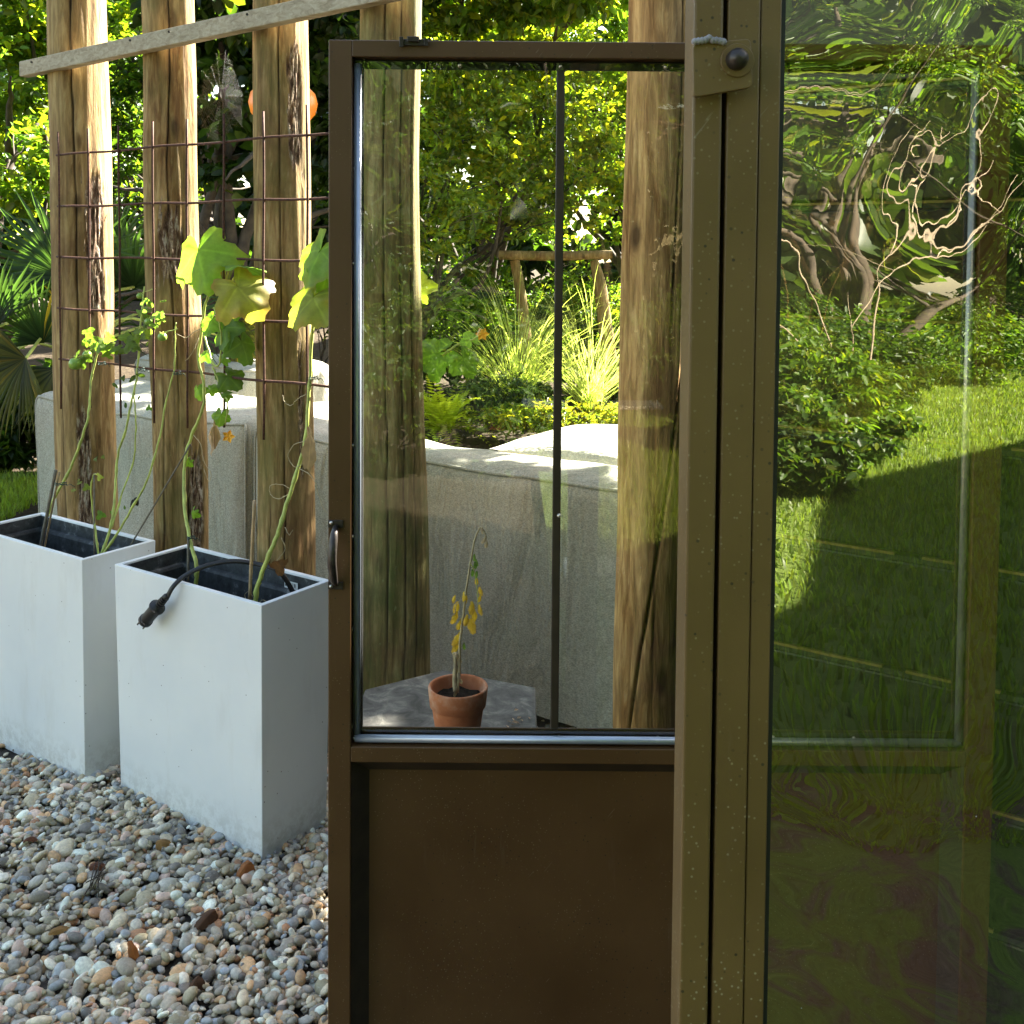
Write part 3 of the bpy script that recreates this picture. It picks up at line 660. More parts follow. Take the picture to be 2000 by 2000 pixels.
for z in zs:
    if z > 2.19: continue
    mb = MB(); mb.box((-.02, 0, z-.194), (12.9, .029, z-.006), BX); mb.build('cladding_board', M['board'], hb, bevel=.004)
    mb = MB(); mb.box((-.02, .004, z-.0055), (12.9, .0295, z+.0035), BX); mb.build('board_edge', M['boardedge'], hb)
    mb = MB(); a = -.01
    while a < 2.2:
        b_ = a+random.uniform(.1, .35); mb.box((a, -.001, z+.0038), (b_, .02, z+.0080), BX); a = b_+random.uniform(.0, .05)
    mb.build('board_joint', M['rawedge'], hb)
mb = MB()
for a, b in zip(us[:-1], us[1:]):
    p = [BX @ Vector(q) for q in ((a, -.12, hprof(a)+.002), (b, -.12, hprof(b)+.002), (b, 3.5, hprof(b)+.002), (a, 3.5, hprof(a)+.002), (a, -.12, hprof(a)+.08), (b, -.12, hprof(b)+.08), (b, 3.5, hprof(b)+.08), (a, 3.5, hprof(a)+.08))]
    mb.add(p, [(0, 3, 2, 1), (4, 5, 6, 7), (0, 1, 5, 4), (1, 2, 6, 5), (2, 3, 7, 6), (3, 0, 4, 7)])
mb.build('roof', M['roof'], hb)

# ------------------------------------------------------------------ lounge under grey covers
def soft_box(L, Wd, H, rnd_=.05, nL=60, nW=16, nH=22, seed=0, amp=.012, sag=.02):
    """box (u 0..L, v 0..Wd, z 0..H) with rounded edges and wrinkled cloth"""
    vs_, idx, fs_ = [], {}, []
    def key(i, j, k):
        if (i, j, k) not in idx:
            p = Vector((L*i/nL, Wd*j/nW, H*k/nH)); c = Vector((min(max(p.x, rnd_), L-rnd_), min(max(p.y, rnd_), Wd-rnd_), min(max(p.z, 0), H-rnd_)))
            d = p-c
            if d.length > 1e-6:
                m_ = max(abs(d.x), abs(d.y), abs(d.z)); p = c + d.normalized()*m_
            w = mnoise.noise(Vector((p.x*2.4+seed, p.y*3, p.z*1.1)))*amp*2 + mnoise.noise(Vector((p.x*6+seed, p.y*7, p.z*2.2+3)))*amp*.9
            fold = mnoise.noise(Vector((p.x*9+p.z*3+seed*3, 2, p.z*.8)))*amp*1.0*max(0.15, 1-p.z/H)
            nd = d.normalized() if d.length > 1e-6 else Vector((0, 0, 0))
            if k == nH and nd.length < .1: nd = Vector((0, 0, 1))
            if p.y <= rnd_+1e-4 and nd.length < .1: nd = Vector((0, -1, 0))
            p = p + nd*(w+fold)
            if k > nH*.6: p.z -= sag*math.sin(math.pi*i/nL)*(k/nH)
            idx[(i, j, k)] = len(vs_); vs_.append(p)
        return idx[(i, j, k)]
    for i in range(nL):
        for j in range(nW): fs_.append((key(i, j, nH), key(i+1, j, nH), key(i+1, j+1, nH), key(i, j+1, nH)))
        for k in range(nH):
            fs_.append((key(i, 0, k), key(i+1, 0, k), key(i+1, 0, k+1), key(i, 0, k+1)))
            fs_.append((key(i+1, nW, k), key(i, nW, k), key(i, nW, k+1), key(i+1, nW, k+1)))
    for j in range(nW):
        for k in range(nH):
            fs_.append((key(0, j+1, k), key(0, j, k), key(0, j, k+1), key(0, j+1, k+1)))
            fs_.append((key(nL, j, k), key(nL, j+1, k), key(nL, j+1, k+1), key(nL, j, k+1)))
    front = [vs_[idx[(i, 0, nH)]] for i in range(nL+1)]; back = [vs_[idx[(i, nW, nH)]] for i in range(nL+1)]
    sideL = [vs_[idx[(0, 0, k)]] for k in range(nH+1)]; sideR = [vs_[idx[(nL, 0, k)]] for k in range(nH+1)]
    return vs_, fs_, front, back, sideL, sideR
def lounge(name, label, org, L, Wd, H, seed, amp=.012, sag=.02, rnd_=.075, piping=True, cat='sofa', group=None):
    T = Matrix(((U.x, V.x, 0, org.x), (U.y, V.y, 0, org.y), (0, 0, 1, org.z), (0, 0, 0, 1)))
    vs_, fs_, fr, bk, sl, sr = soft_box(L, Wd, H, rnd_, seed=seed, amp=amp, sag=sag, nL=max(20, int(L*32)), nW=max(10, int(Wd*26)))
    t = thing(name, label, cat, org, group)
    MB().add([T @ p for p in vs_], fs_).build('fabric_cover', M['fabric'], t, smooth=True)
    if piping:
        off = Vector((0, -.004, -.002))
        for ln in (fr, bk): MB().tube([T @ (p+off) for p in ln], .0075, 6).build('piping', M['fabric'], t, smooth=True)
        for ln in (sl, sr): MB().tube([T @ (p+Vector((-.003 if ln is sl else .003, -.003, 0))) for p in ln], .006, 6).build('piping', M['fabric'], t, smooth=True)
    return t
ZT = .895
E1 = atz(1330, 938, ZT); E1.z = 0
def alongrow(px, v):         # point of the lounge front line seen at px
    o = E1 + V*v; d = ray(px, 900); r_ = d.x/d.y
    tt = (o.x - r_*o.y)/(r_*U.y - U.x); return tt
tL, tM = alongrow(58, 0), alongrow(482, 0)
lounge('covered_lounge', 'grey fabric covered lounge unit behind the first two log posts', E1+U*tL, tM-tL-.01, .75, ZT, 1.3, .016, .035, group='covered lounge units')
lounge('covered_lounge', 'long grey fabric covered lounge back behind the door pane and potted plant', E1+U*(tM+.02), -tM+.5, .33, ZT, 5.2, .009, .05, group='covered lounge units')
pz = at(640, 700, 6.4)
lounge('covered_lounge', 'tall sunlit covered lounge unit between the third log post and the door', Vector((pz.x-1.35, 6.2+.5, 0)), 1.35, .5, .93, 8.1, .02, .0, .08, group='covered lounge units')
cu = atz(955, 868, .74)
def cushion(label, o, L, Wd, H, seed):
    T = Matrix(((U.x, V.x, 0, o.x), (U.y, V.y, 0, o.y), (0, 0, 1, o.z), (0, 0, 0, 1))); n = 30; vs_ = []
    t = thing('seat_cushion', label, 'cushion', o, 'puffy seat cushions')
    for s in (1, -1):
        for i in range(n+1):
            for j in range(n+1):
                a, b = 2*i/n-1, 2*j/n-1; h = ((1-a**4)*(1-b**4))**.5
                w = mnoise.noise(Vector((a*2+seed, b*2, s)))*.015
                vs_.append(T @ Vector((L*(a+1)/2*(1), Wd*(b+1)/2, s*H/2*h + w*h)))
    fs_ = [(i*(n+1)+j, (i+1)*(n+1)+j, (i+1)*(n+1)+j+1, i*(n+1)+j+1) for i in range(n) for j in range(n)]
    k = (n+1)**2; fs_ += [tuple(k+q for q in reversed(f_)) for f_ in fs_]
    MB().add(vs_, fs_).build('padding', M['fabric'], t, smooth=True)
cushion('large puffy sunlit cushion behind the lounge back', cu+Vector((0, 0, -.02)), 1.5, .8, .11, 2)
cushion('puffy sunlit cushion showing beyond the first, near the right log post', cu+U*.9+V*.55+Vector((0, 0, .02)), 1.1, .7, .11, 6)

# ------------------------------------------------------------------ log posts
def log_post(label, px_pts, Y, r, seed, mossy, cracks, bark=(), tone=1.0, top=3.3):
    """px_pts: (px, py) of the axis at two heights; r list of radii bottom..top"""
    a = at(*px_pts[0], Y); b = at(*px_pts[1], Y); d = (a-b)/(a.z-b.z)
    base = b - d*b.z; t = thing('log_post', label, 'post', base, 'row of upright log posts')
    ns, nz = 150, 150; zz = np.linspace(-.07, top, nz); th = np.linspace(0, 2*np.pi, ns, endpoint=False)
    vs_ = np.zeros((nz, ns, 3)); cr = np.zeros((nz, ns)); bk = np.zeros((nz, ns))
    for i, z in enumerate(zz):
        R0 = np.interp(z, np.linspace(0, top, len(r)), r)
        cx = base.x+d.x*z+.024*mnoise.noise(Vector((z*.9, seed, 0))); cy = base.y+d.y*z+.01*mnoise.noise(Vector((z*.9, seed, 5)))
        for j, a_ in enumerate(th):
            rr = R0*(1+.10*mnoise.noise(Vector((math.cos(a_)*1.2, math.sin(a_)*1.2+seed, z*1.1)))+.03*mnoise.noise(Vector((math.cos(a_)*5, math.sin(a_)*5+seed, z*3))))
            for (ca, z0, z1, dep, wd, *slp) in cracks:
                if z0 < z < z1:
                    ca = ca + (slp[0]*z if slp else 0)
                    c_ = ca + .16*mnoise.noise(Vector((z*1.3, seed, 1))) + .05*mnoise.noise(Vector((z*7, seed, 2)))
                    e = abs((a_-c_+math.pi) % (2*math.pi)-math.pi)
                    fade = min(1, (z-z0)/.25, (z1-z)/.25)*(.7+.5*mnoise.noise(Vector((z*5, ca, 3))))
                    q = max(0, 1-e/wd)*max(0, fade); rr -= dep*q; cr[i, j] = max(cr[i, j], min(1, q*1.8))
            for (ba, z0, z1, bw) in bark:
                if z0 < z < z1:
                    e = abs((a_-ba+math.pi) % (2*math.pi)-math.pi)/bw
                    k = min(1, (z-z0)/.12, (z1-z)/.12)*(1-e) + .45*mnoise.noise(Vector((a_*7, z*9, seed)))
                    if e < 1.3 and k > .12: bk[i, j] = min(1, (k-.12)*6); rr += .008*mnoise.noise(Vector((a_*14, z*12, seed+4)))*bk[i, j] - .004*bk[i, j]
            vs_[i, j] = (cx+rr*math.cos(a_), cy+rr*math.sin(a_), z)
    idx = np.arange(nz*ns).reshape(nz, ns); nx_ = np.roll(idx, -1, 1)
    f = np.stack([idx[:-1].ravel(), nx_[:-1].ravel(), nx_[1:].ravel(), idx[1:].ravel()], 1)
    vv = vs_.reshape(-1, 3)
    m = m_log(seed, mossy, tone, (1.12, .93, .68) if mossy < .2 else (.80, .88, .70) if mossy > .9 else (1.0, .955, .80))
    mesh_np('log', vv, f, m, t, smooth=True, attr={'crack': cr.ravel(), 'bark': bk.ravel()})
    MB().add([tuple(q) for q in vs_[-1]], [tuple(range(ns))]).build('log_end', m, t)
    for (ba, z0, z1, bw) in bark:
        mb = MB()
        for _ in range(max(14, int(26*(z1-z0)/.5))):
            z = random.uniform(z0+.03, z1-.03); i = int((z+.07)/(top+.07)*(nz-1)); j = int(((ba+random.gauss(0, bw*.45)) % (2*math.pi))/(2*math.pi)*ns) % ns
            p = Vector(vs_[i, j]); o_ = Vector((math.cos(th[j]), math.sin(th[j]), 0)); s_ = Vector((-o_.y, o_.x, 0)); L__ = random.uniform(.02, .09); w_ = random.uniform(.0012, .004); lf = random.uniform(.004, .016)
            k_ = random.choice((1, -1)); dr = random.uniform(-.2, .2)
            mb.add([p-s_*w_+o_*.001, p+s_*w_+o_*.001, p+s_*(w_+dr*L__*.5)+o_*lf*.5+Vector((0, 0, k_*L__*.55)), p+s_*(dr*L__)+o_*lf+Vector((0, 0, k_*L__)), p-s_*(w_-dr*L__*.5)+o_*lf*.5+Vector((0, 0, k_*L__*.55))], [(0, 1, 2, 3, 4)])
        mb.build('bark_splinters', M['splinter'], t)
    return t
F = -math.pi/2           # angle facing the camera
log_post('first log post from the left, standing behind the left planter', [(153, 0), (172, 900)], 3.867, [.104, .108, .104, .100], 1.7, .25,
         [(F+.12, .9, 3.3, .014, .045), (F-.5, 0, 1.7, .008, .03)], [(F+.85, 1.35, 1.92, .36), (F+.3, .25, 1.05, .30)])
log_post('second log post from the left, behind the gap between the planters', [(328, 0), (350, 900)], 3.586, [.098, .090, .088, .084], 4.4, .5,
         [(F+.25, .9, 3.3, .014, .045), (F-.35, 0, 1.3, .012, .04), (F+.6, 0, .95, .02, .07)], [(F+.25, 1.48, 1.78, .55), (F+.9, .2, .95, .35)])
log_post('third log post, ragged bark near its top and wire mesh across it', [(548, 0), (557, 900)], 3.30, [.096, .088, .088, .086], 7.9, .65,
         [(F+.15, 0, 3.3, .010, .035), (F-.4, 0, .9, .008, .03)], [(F+.72, 1.85, 2.3, .33), (F+.8, .9, 1.3, .14)])
log_post('mossy log post just inside the left side of the door pane', [(765, 0), (768, 900)], 3.04, [.108, .092, .092, .090], 3.2, .95,
         [(F-.12, 0, 3.3, .012, .035), (F+.42, 0, 3.3, .010, .03), (F+.8, .2, 2.2, .008, .03)], [], .9)
log_post('rightmost log post with one long dark crack', [(1296, 0), (1275, 1200)], 2.571, [.076, .082, .084, .085], 6.3, .12,
         [(F-1.41, .05, 1.9, .028, .05, 1.75), (F+.45, 1.3, 3.3, .012, .04), (F+.05, .3, 1.0, .006, .03)], [], 1.35)

# plank nailed across the posts
PB = P2 + V*.335
def rowpt(px, v=.335):       # param along U of the point of the line P2+V*v seen at px
    o = P2+V*v; d = ray(px, 500); r_ = d.x/d.y; return (o.x-r_*o.y)/(r_*U.y-U.x)
a = PB+U*rowpt(51); b = PB+U*rowpt(640)
za, zb = at(51, 136, a.y).z, at(640, 8, b.y).z
pm = MB(); dirv = (b-a); dirv.z = zb-za; L_ = dirv.length; dirv.normalize(); upv = Vector((0, 0, 1)); upv = (upv-dirv*upv.dot(dirv)).normalized(); sv = dirv.cross(upv)
PM = Matrix(((dirv.x, sv.x, upv.x, a.x), (dirv.y, sv.y, upv.y, a.y), (dirv.z, sv.z, upv.z, za), (0, 0, 0, 1)))
pm.box((0, -.018, -.029), (L_+.9, .020, .027), PM)
t = thing('cross_plank', 'weathered plank nailed slanting across the log posts', 'plank', (a.x, a.y, za-.03))
pm.build('board', M['plank'], t, bevel=.003)
for px in (85, 275, 350, 500): 
    q = PM @ Vector(((PB+U*rowpt(px)-a).length, .0195, .003)); 
    MB().lathe([(.0001, -.0005), (.004, -.0005), (.004, .003)], (q.x, q.y-.041, q.z), 10, 'Y').build('nail_head', M['iron'], t)

# rusty mesh
mt = thing('wire_mesh', 'rusty steel reinforcing mesh fixed across the log posts', 'mesh', PB+Vector((0, 0, 1.04)))
u0, u1 = rowpt(122), rowpt(672); PMh = P2+V*.315
for k, z in enumerate((1.952, 1.765, 1.582, 1.397, 1.212)):
    MB().tube([PMh+U*(u0+(u1-u0)*q/14)+Vector((0, 0, z+.0025*math.sin(q*1.3+k)))+V*(.003*math.sin(q*.9+k*2)) for q in range(15)], .0041, 8).build('horizontal_rod', M['rust'], mt, smooth=True)
for k, px in enumerate((130, 188, 247, 313, 379, 451, 528, 613)):
    uu = rowpt(px); zt = 2.035+.004*math.sin(k*3); zb_ = 1.03 + (.0 if k not in (1, 5) else .02)
    MB().tube([PMh+U*(uu+.002*math.sin(q+k))+V*-.0078+Vector((0, 0, zb_+(zt-zb_)*q/10)) for q in range(11)], .0038, 8).build('vertical_rod', M['rust'], mt, smooth=True)

# ------------------------------------------------------------------ planters
PH = .665
def planter(P, label):
    t = thing('planter', label, 'planter', P, 'tall pale grey planters')
    L, D, tp = .635, .265, .010          # taper at foot
    def fr(u, v, z): return P+U*u+V*v+Vector((0, 0, z))
    def ring(ins, z): return [fr(-L+ins, ins, z), fr(-ins, ins, z), fr(-ins, D-ins, z), fr(-L+ins, D-ins, z)]
    mb = MB(); vs_ = ring(tp, -.05)+ring(0, PH)+ring(.016, PH)+ring(.0185, PH-.014)
    mb.add(vs_, [(3, 2, 1, 0)]+[(4*k+i, 4*k+(i+1) % 4, 4*(k+1)+(i+1) % 4, 4*(k+1)+i) for k in range(3) for i in range(4)])
    mb.build('shell', M['planter'], t, bevel=.0022)
    vs_ = ring(.019, PH-.006)+ring(.022, PH-.045)+ring(.032, PH-.048)+ring(.036, PH-.056)+ring(.042, PH-.25)
    MB().add(vs_, [(4*k+i, 4*k+(i+1) % 4, 4*(k+1)+(i+1) % 4, 4*(k+1)+i) for k in range(4) for i in range(4)]).build('inner_liner', M['planter_in'], t)
    n = 16; sv_ = []
    for i in range(n+1):
        for j in range(n//2+1):
            p = fr(-L+.036+(L-.072)*i/n, .036+(D-.072)*j/(n//2), PH-.15); p.z += .018*mnoise.noise(p*14); sv_.append(p)
    MB().add(sv_, [(i*(n//2+1)+j, (i+1)*(n//2+1)+j, (i+1)*(n//2+1)+j+1, i*(n//2+1)+j+1) for i in range(n) for j in range(n//2)]).build('soil', M['soil'], t)
    return t
planter(P1, 'left pale grey planter, holding the tomato plants')
pl2 = planter(P2, 'right pale grey planter with the black plug hanging over its rim')
# small barcode sticker inside the right planter rim
def q2(u, v, z): return P2+U*u+V*v+Vector((0, 0, z))
mb = MB(); mb.add([q2(-.0175, .10, PH-.030), q2(-.0175, .165, PH-.030), q2(-.0175, .165, PH-.006), q2(-.0175, .10, PH-.006)], [(0, 1, 2, 3)])
sb = None
bq = [atz(569, 1167, PH-.02), atz(596, 1158, PH-.02)]
s0, s1 = q2(-.165, .2405, PH-.046), q2(-.110, .2405, PH-.046)
st = MB().add([s0, s1, s1+Vector((0, 0, .022)), s0+Vector((0, 0, .022))], [(0, 1, 2, 3)]).build('sticker', M['label'], pl2)
mb = MB()
for k, w in enumerate((.009, .002, .004, .002, .003, .002, .005, .002)):
    o = .004+k*.006; x0_ = s0+U*o+V*-.0012; x1_ = s0+U*(o+w*.6)+V*-.0012
    mb.add([x0_+Vector((0, 0, .006)), x1_+Vector((0, 0, .006)), x1_+Vector((0, 0, .018)), x0_+Vector((0, 0, .018))], [(0, 1, 2, 3)])
mb.build('barcode', M['ink'], st)

# ------------------------------------------------------------------ cable with plug
def pin_(px, py, v, extra=0):     # point on the vertical plane P2+V*v seen at (px,py)
    uu = rowpt(px, v); p = P2+V*v+U*uu; return at(px, py, p.y)
ct = thing('power_cable', 'black cable with a two pin plug draped over the right planter rim', 'cable', pin_(330, 1170, -.012))
pts = [pin_(575, 1160, .20), pin_(545, 1116, .17), pin_(500, 1101, .15), pin_(450, 1096, .10), pin_(400, 1106, .05), pin_(362, 1124, .012), pin_(338, 1146, -.022), pin_(325, 1170, -.032)]
MB().tube(smoothpath(pts, 6), .0072, 12, flat=.65).build('cord', M['rubber'], ct, smooth=True)
a_, b_ = pin_(326, 1164, -.032), pin_(285, 1211, -.034)
ax = (b_-a_).normalized(); L_ = (b_-a_).length
rot = ax.to_track_quat('Z', 'Y').to_matrix().to_4x4(); T = Matrix.Translation(a_) @ rot
prof = [(.0001, -.004), (.0065, -.004)]
for k in range(5): prof += [(.0100+.0006*k, .003+.0085*k), (.0100+.0006*k, .0075+.0085*k), (.0066, .008+.0085*k), (.0066, .0112+.0085*k)]
prof += [(.012, .046), (.0165, .050), (.0205, .054), (.0235, .056), (.0235, .061), (.0185, .063), (.0178, L_-.006), (.0205, L_-.004), (.0205, L_+.006), (.0180, L_+.009), (.0001, L_+.009)]
mb = MB(); mb.lathe(prof, (0, 0, 0), 26); mb.v = [tuple(T @ Vector(p)) for p in mb.v]
mb.build('plug', M['rubber'], ct)
for s in (-1, 1):
    mb = MB(); mb.lathe([(.0001, L_+.007), (.0026, L_+.007), (.0026, L_+.034), (.0018, L_+.0358), (.0001, L_+.036)], (s*.005, s*.0085, 0), 10); mb.v = [tuple(T @ Vector(p)) for p in mb.v]
    mb.build('pin', M['pin'], ct, smooth=True)

# ------------------------------------------------------------------ vines
def pl_leaf(c, size, nrm, tip, kind='cucumber', colr=(.16, .24, .03), edge=None, parent=None, curl=.25, seed=0, name='leaf', mat='bigleaf'):
    nrm = Vector(nrm).normalized(); tip = Vector(tip); tip = (tip-nrm*tip.dot(nrm)).normalized(); sd_ = nrm.cross(tip)
    n, rings = 60, 7; vs_ = [tuple(c)]; cs_ = [colr]
    for q in range(1, rings+1):
        rr = q/rings
        for j in range(n):
            a = 2*math.pi*j/n - math.pi
            if kind == 'cucumber': rad = .64+.20*math.cos(a)+.26*abs(math.cos(a*2.5))**1.3 - .55*max(0, 1-(math.pi-abs(a))/.45)
            elif kind == 'tomato': rad = .45+.5*abs(math.cos(a*1.5))**1.5*(1 if abs(a) < 2 else .5)
            else: rad = .28+.72*max(0, math.cos(a/1.0))**1.6 if abs(a) < 2.9 else .25
            rad *= 1+.045*math.sin(a*19+seed)+.05*mnoise.noise(Vector((a*3, seed, 0)))
            x, y = rad*rr*math.sin(a)*(.6 if kind == 'oval' else 1), rad*rr*math.cos(a)
            h = curl*(-(x*x)*1.2-(y*y)*.55-.25*abs(x))+.17*mnoise.noise(Vector((x*2.6, y*2.6, seed)))*rr + .035*abs(math.sin(a*2.5))*rr
            p = c+sd_*x*size+tip*y*size+nrm*h*size
            vs_.append(tuple(p)); e = rr**3*(.5+.8*mnoise.noise(Vector((x*3, y*3, seed+7))))
            vein = max(0, 1-abs(math.sin(a*2.5+math.pi/2*0))*9*rr)*.35
            cc = np.array(colr)*(1+vein)
            if edge is not None: cc = cc*(1-min(1, max(0, e)))+np.array(edge)*min(1, max(0, e))
            cs_.append(tuple(cc))
    f3 = [(0, 1+(j+1) % n, 1+j) for j in range(n)]
    f4 = [(1+(q-1)*n+j, 1+(q-1)*n+(j+1) % n, 1+q*n+(j+1) % n, 1+q*n+j) for q in range(1, rings) for j in range(n)]
    return mesh_np(name, np.array(vs_), [np.array(f3), np.array(f4)], M[mat], parent, smooth=True, col=np.array(cs_))
def stem(pxs, v, r0, r1, m='stem', parent=None, name='stem', jit=.0015, n=8):
    pts = []
    for q in pxs:
        vv = q[2] if len(q) > 2 else v; pts.append(pin_(q[0], q[1], vv))
    sp_ = smoothpath(pts, 5, jit); k = len(sp_)
    rad = [1.2*(r0+(r1-r0)*i/(k-1))*(1+.3*(1 if i % 7 == 3 else 0)) for i in range(k)]
    return MB().tube(sp_, rad, n).build(name, M[m], parent, smooth=True)
GR, YL, BR = (.21, .34, .04), (.40, .36, .05), (.42, .25, .10)
# cucumber with the big leaves (stem rises at x~360)
cv = thing('cucumber_vine', 'climbing cucumber vine with big yellow green leaves on the middle of the mesh', 'vine', pin_(380, 1140, .13))
stem([(382, 1145, .14), (384, 1105, .14), (372, 1060, .16), (362, 1000, .2), (359, 930, .24), (364, 885, .26), (375, 850, .28), (397, 795, .29), (397, 745, .29), (387, 700, .29), (393, 650, .29), (400, 600, .28), (410, 570, .27)], 0, .0052, .0032, parent=cv)
stem([(400, 655, .29), (412, 700, .28), (425, 715, .28), (432, 690, .28), (430, 640, .27), (418, 600, .27)], 0, .0028, .002, parent=cv, name='side_stem')
stem([(415, 715, .28), (425, 740, .28), (432, 770, .28), (445, 785, .28), (440, 830, .28)], 0, .0026, .0016, parent=cv, name='side_stem')
def PL(px, py, v): return pin_(px, py, v)
pl_leaf(PL(388, 488, .24), .132, (-.3, -.9, .45), (.35, 0, -1), colr=GR, edge=(.30, .33, .05), parent=cv, seed=1, curl=.45)
pl_leaf(PL(465, 560, .24), .112, (.1, -.9, .5), (.6, 0, -.8), colr=(.34, .33, .05), edge=(.45, .24, .09), parent=cv, seed=2, curl=.4)
pl_leaf(PL(470, 520, .30), .085, (.1, .2, 1), (1, -.5, .1), colr=GR, parent=cv, seed=3)
pl_leaf(PL(440, 640, .29), .075, (-.5, -.6, .4), (.5, 0, -1), colr=(.12, .22, .025), parent=cv, seed=4)
pl_leaf(PL(472, 668, .31), .070, (.7, -.5, .3), (.3, 0, -1), colr=(.13, .20, .05), parent=cv, seed=5)
pl_leaf(PL(445, 735, .30), .055, (.2, -.7, .5), (.6, 0, -.7), colr=(.13, .20, .03), parent=cv, seed=6)
pl_leaf(PL(415, 625, .28), .05, (-.2, -.8, .5), (-.2, 0, -1), colr=GR, parent=cv, seed=16)
pl_leaf(PL(432, 810, .28), .035, (.0, -1, .2), (-.2, 0, -1), colr=GR, parent=cv, seed=26)
pl_leaf(PL(412, 845, .27), .075, (-.9, -.5, .1), (-.15, 0, -1), 'oval', colr=(.44, .31, .18), parent=cv, seed=7, name='dried_leaf', mat='dry')
pl_leaf(PL(420, 830, .28), .075, (.9, -.5, .1), (.15, 0, -1), 'oval', colr=(.50, .36, .20), parent=cv, seed=8, name='dried_leaf', mat='dry')
def flower(c, r, parent=None, nm='flower', n=5):
    V_, F_ = [], []
    for k in range(n):
        a = 2*math.pi*k/n; d = Vector((math.cos(a), -.25, math.sin(a))); s = Vector((-math.sin(a), 0, math.cos(a))); o = len(V_)
        V_ += [c, c+d*r*.5+s*r*.34+Vector((0, -.1*r, 0)), c+d*r, c+d*r*.5-s*r*.34+Vector((0, -.1*r, 0)), c+d*r*.5+Vector((0, .15*r, 0))]
        F_ += [(o, o+1, o+4), (o+1, o+2, o+4), (o+2, o+3, o+4), (o+3, o, o+4)]
    return MB().add(V_, F_).build(nm, M['petal'], parent)
flower(PL(447, 852, .27), .022, cv)
random.seed(31)
for (px, py, v_) in [(378, 900, .26), (392, 760, .29), (402, 690, .29), (430, 700, .29), (418, 760, .29), (450, 770, .29), (425, 590, .28), (375, 1000, .2), (460, 600, .29), (405, 560, .27)]:
    pl_leaf(PL(px+random.uniform(-10, 10), py, v_), random.uniform(.018, .04), (random.uniform(-.6, .6), -1, random.uniform(-.2, .7)), (random.uniform(-1, 1), 0, random.uniform(-1, 0)), colr=(.18, .30, .04), parent=cv, seed=px*.1, curl=.6)
# tendrils
for pts in ([(400, 640), (380, 648), (362, 660), (344, 652), (336, 668)], [(388, 660), (375, 690), (362, 705)], [(378, 850), (392, 868), (398, 900), (412, 925), (408, 940), (398, 915)]):
    stem([(x, y, .27) for x, y in pts], .27, .0010, .0006, 'drystem', cv, 'tendril', .001, 5)
# cucumber, right stem
c2 = thing('cucumber_vine', 'cucumber vine with curling tendrils rising in front of the third log post', 'vine', pin_(498, 1180, .1))
stem([(497, 1183, .10), (505, 1140, .11), (525, 1085, .13), (545, 1035, .16), (560, 985, .19), (580, 920, .22), (596, 860, .25), (602, 790, .27), (606, 730, .28), (609, 660, .28), (618, 600, .28), (628, 550, .28)], 0, .0058, .0034, parent=c2)
pl_leaf(PL(626, 490, .25), .104, (-.5, -.8, .35), (-.4, 0, -1), colr=GR, edge=(.35, .33, .05), parent=c2, seed=9)
pl_leaf(PL(612, 580, .24), .100, (-.4, -.8, .5), (-.6, 0, -.8), colr=(.26, .30, .04), edge=(.42, .28, .06), parent=c2, seed=10)
pl_leaf(PL(640, 525, .28), .08, (.4, -.8, .5), (.6, 0, -.3), colr=GR, parent=c2, seed=11)
pl_leaf(PL(605, 850, .23), .10, (.85, -.5, .1), (-.1, 0, -1), 'oval', colr=(.46, .34, .20), parent=c2, seed=12, name='dried_leaf', mat='dry')
pl_leaf(PL(545, 1105, .15), .032, (.2, -1, .1), (.2, 0, -1), 'tomato', colr=(.15, .075, .025), parent=c2, seed=13, name='dried_leaf', mat='dry')
for pts in ([(598, 770), (580, 780), (568, 792), (556, 785), (552, 772)], [(596, 862), (575, 868), (563, 890), (575, 912), (592, 905)], [(568, 962), (545, 974), (528, 965), (530, 947), (555, 948), (572, 960)],
            [(585, 915), (612, 935), (628, 985), (640, 1003)], [(556, 1030), (565, 1045), (572, 1035)], [(550, 1050), (556, 1075), (540, 1095)], [(488, 1180), (478, 1165), (486, 1155), (496, 1170)], [(500, 1182), (515, 1172), (528, 1184)]):
    stem([(x, y, .20) for x, y in pts], .2, .0011, .0006, 'drystem', c2, 'tendril', .0012, 5)
# cucumber leaves and flower seen through the door pane
c3 = thing('cucumber_vine', 'leafy cucumber end with one orange yellow flower, right of the mossy log post', 'vine', pin_(800, 720, .3))
stem([(760, 760, .62), (800, 735, .6), (850, 705, .56), (890, 675, .56), (925, 662, .56), (940, 655, .56)], 0, .003, .002, parent=c3)
pl_leaf(PL(855, 690, .55), .085, (-.1, -.8, .6), (-.8, 0, -.3), colr=(.14, .25, .03), parent=c3, seed=14)
pl_leaf(PL(905, 700, .55), .060, (.4, -.8, .3), (.5, 0, -.9), colr=(.14, .24, .03), parent=c3, seed=15)
pl_leaf(PL(815, 570, .62), .065, (-.3, -.9, .3), (-.1, 0, 1), colr=(.30, .34, .04), parent=c3, seed=17)
pl_leaf(PL(920, 665, .56), .035, (.0, -.8, .6), (-.3, 0, .7), colr=GR, parent=c3, seed=18)
flower(PL(942, 652, .54), .021, c3, n=6)

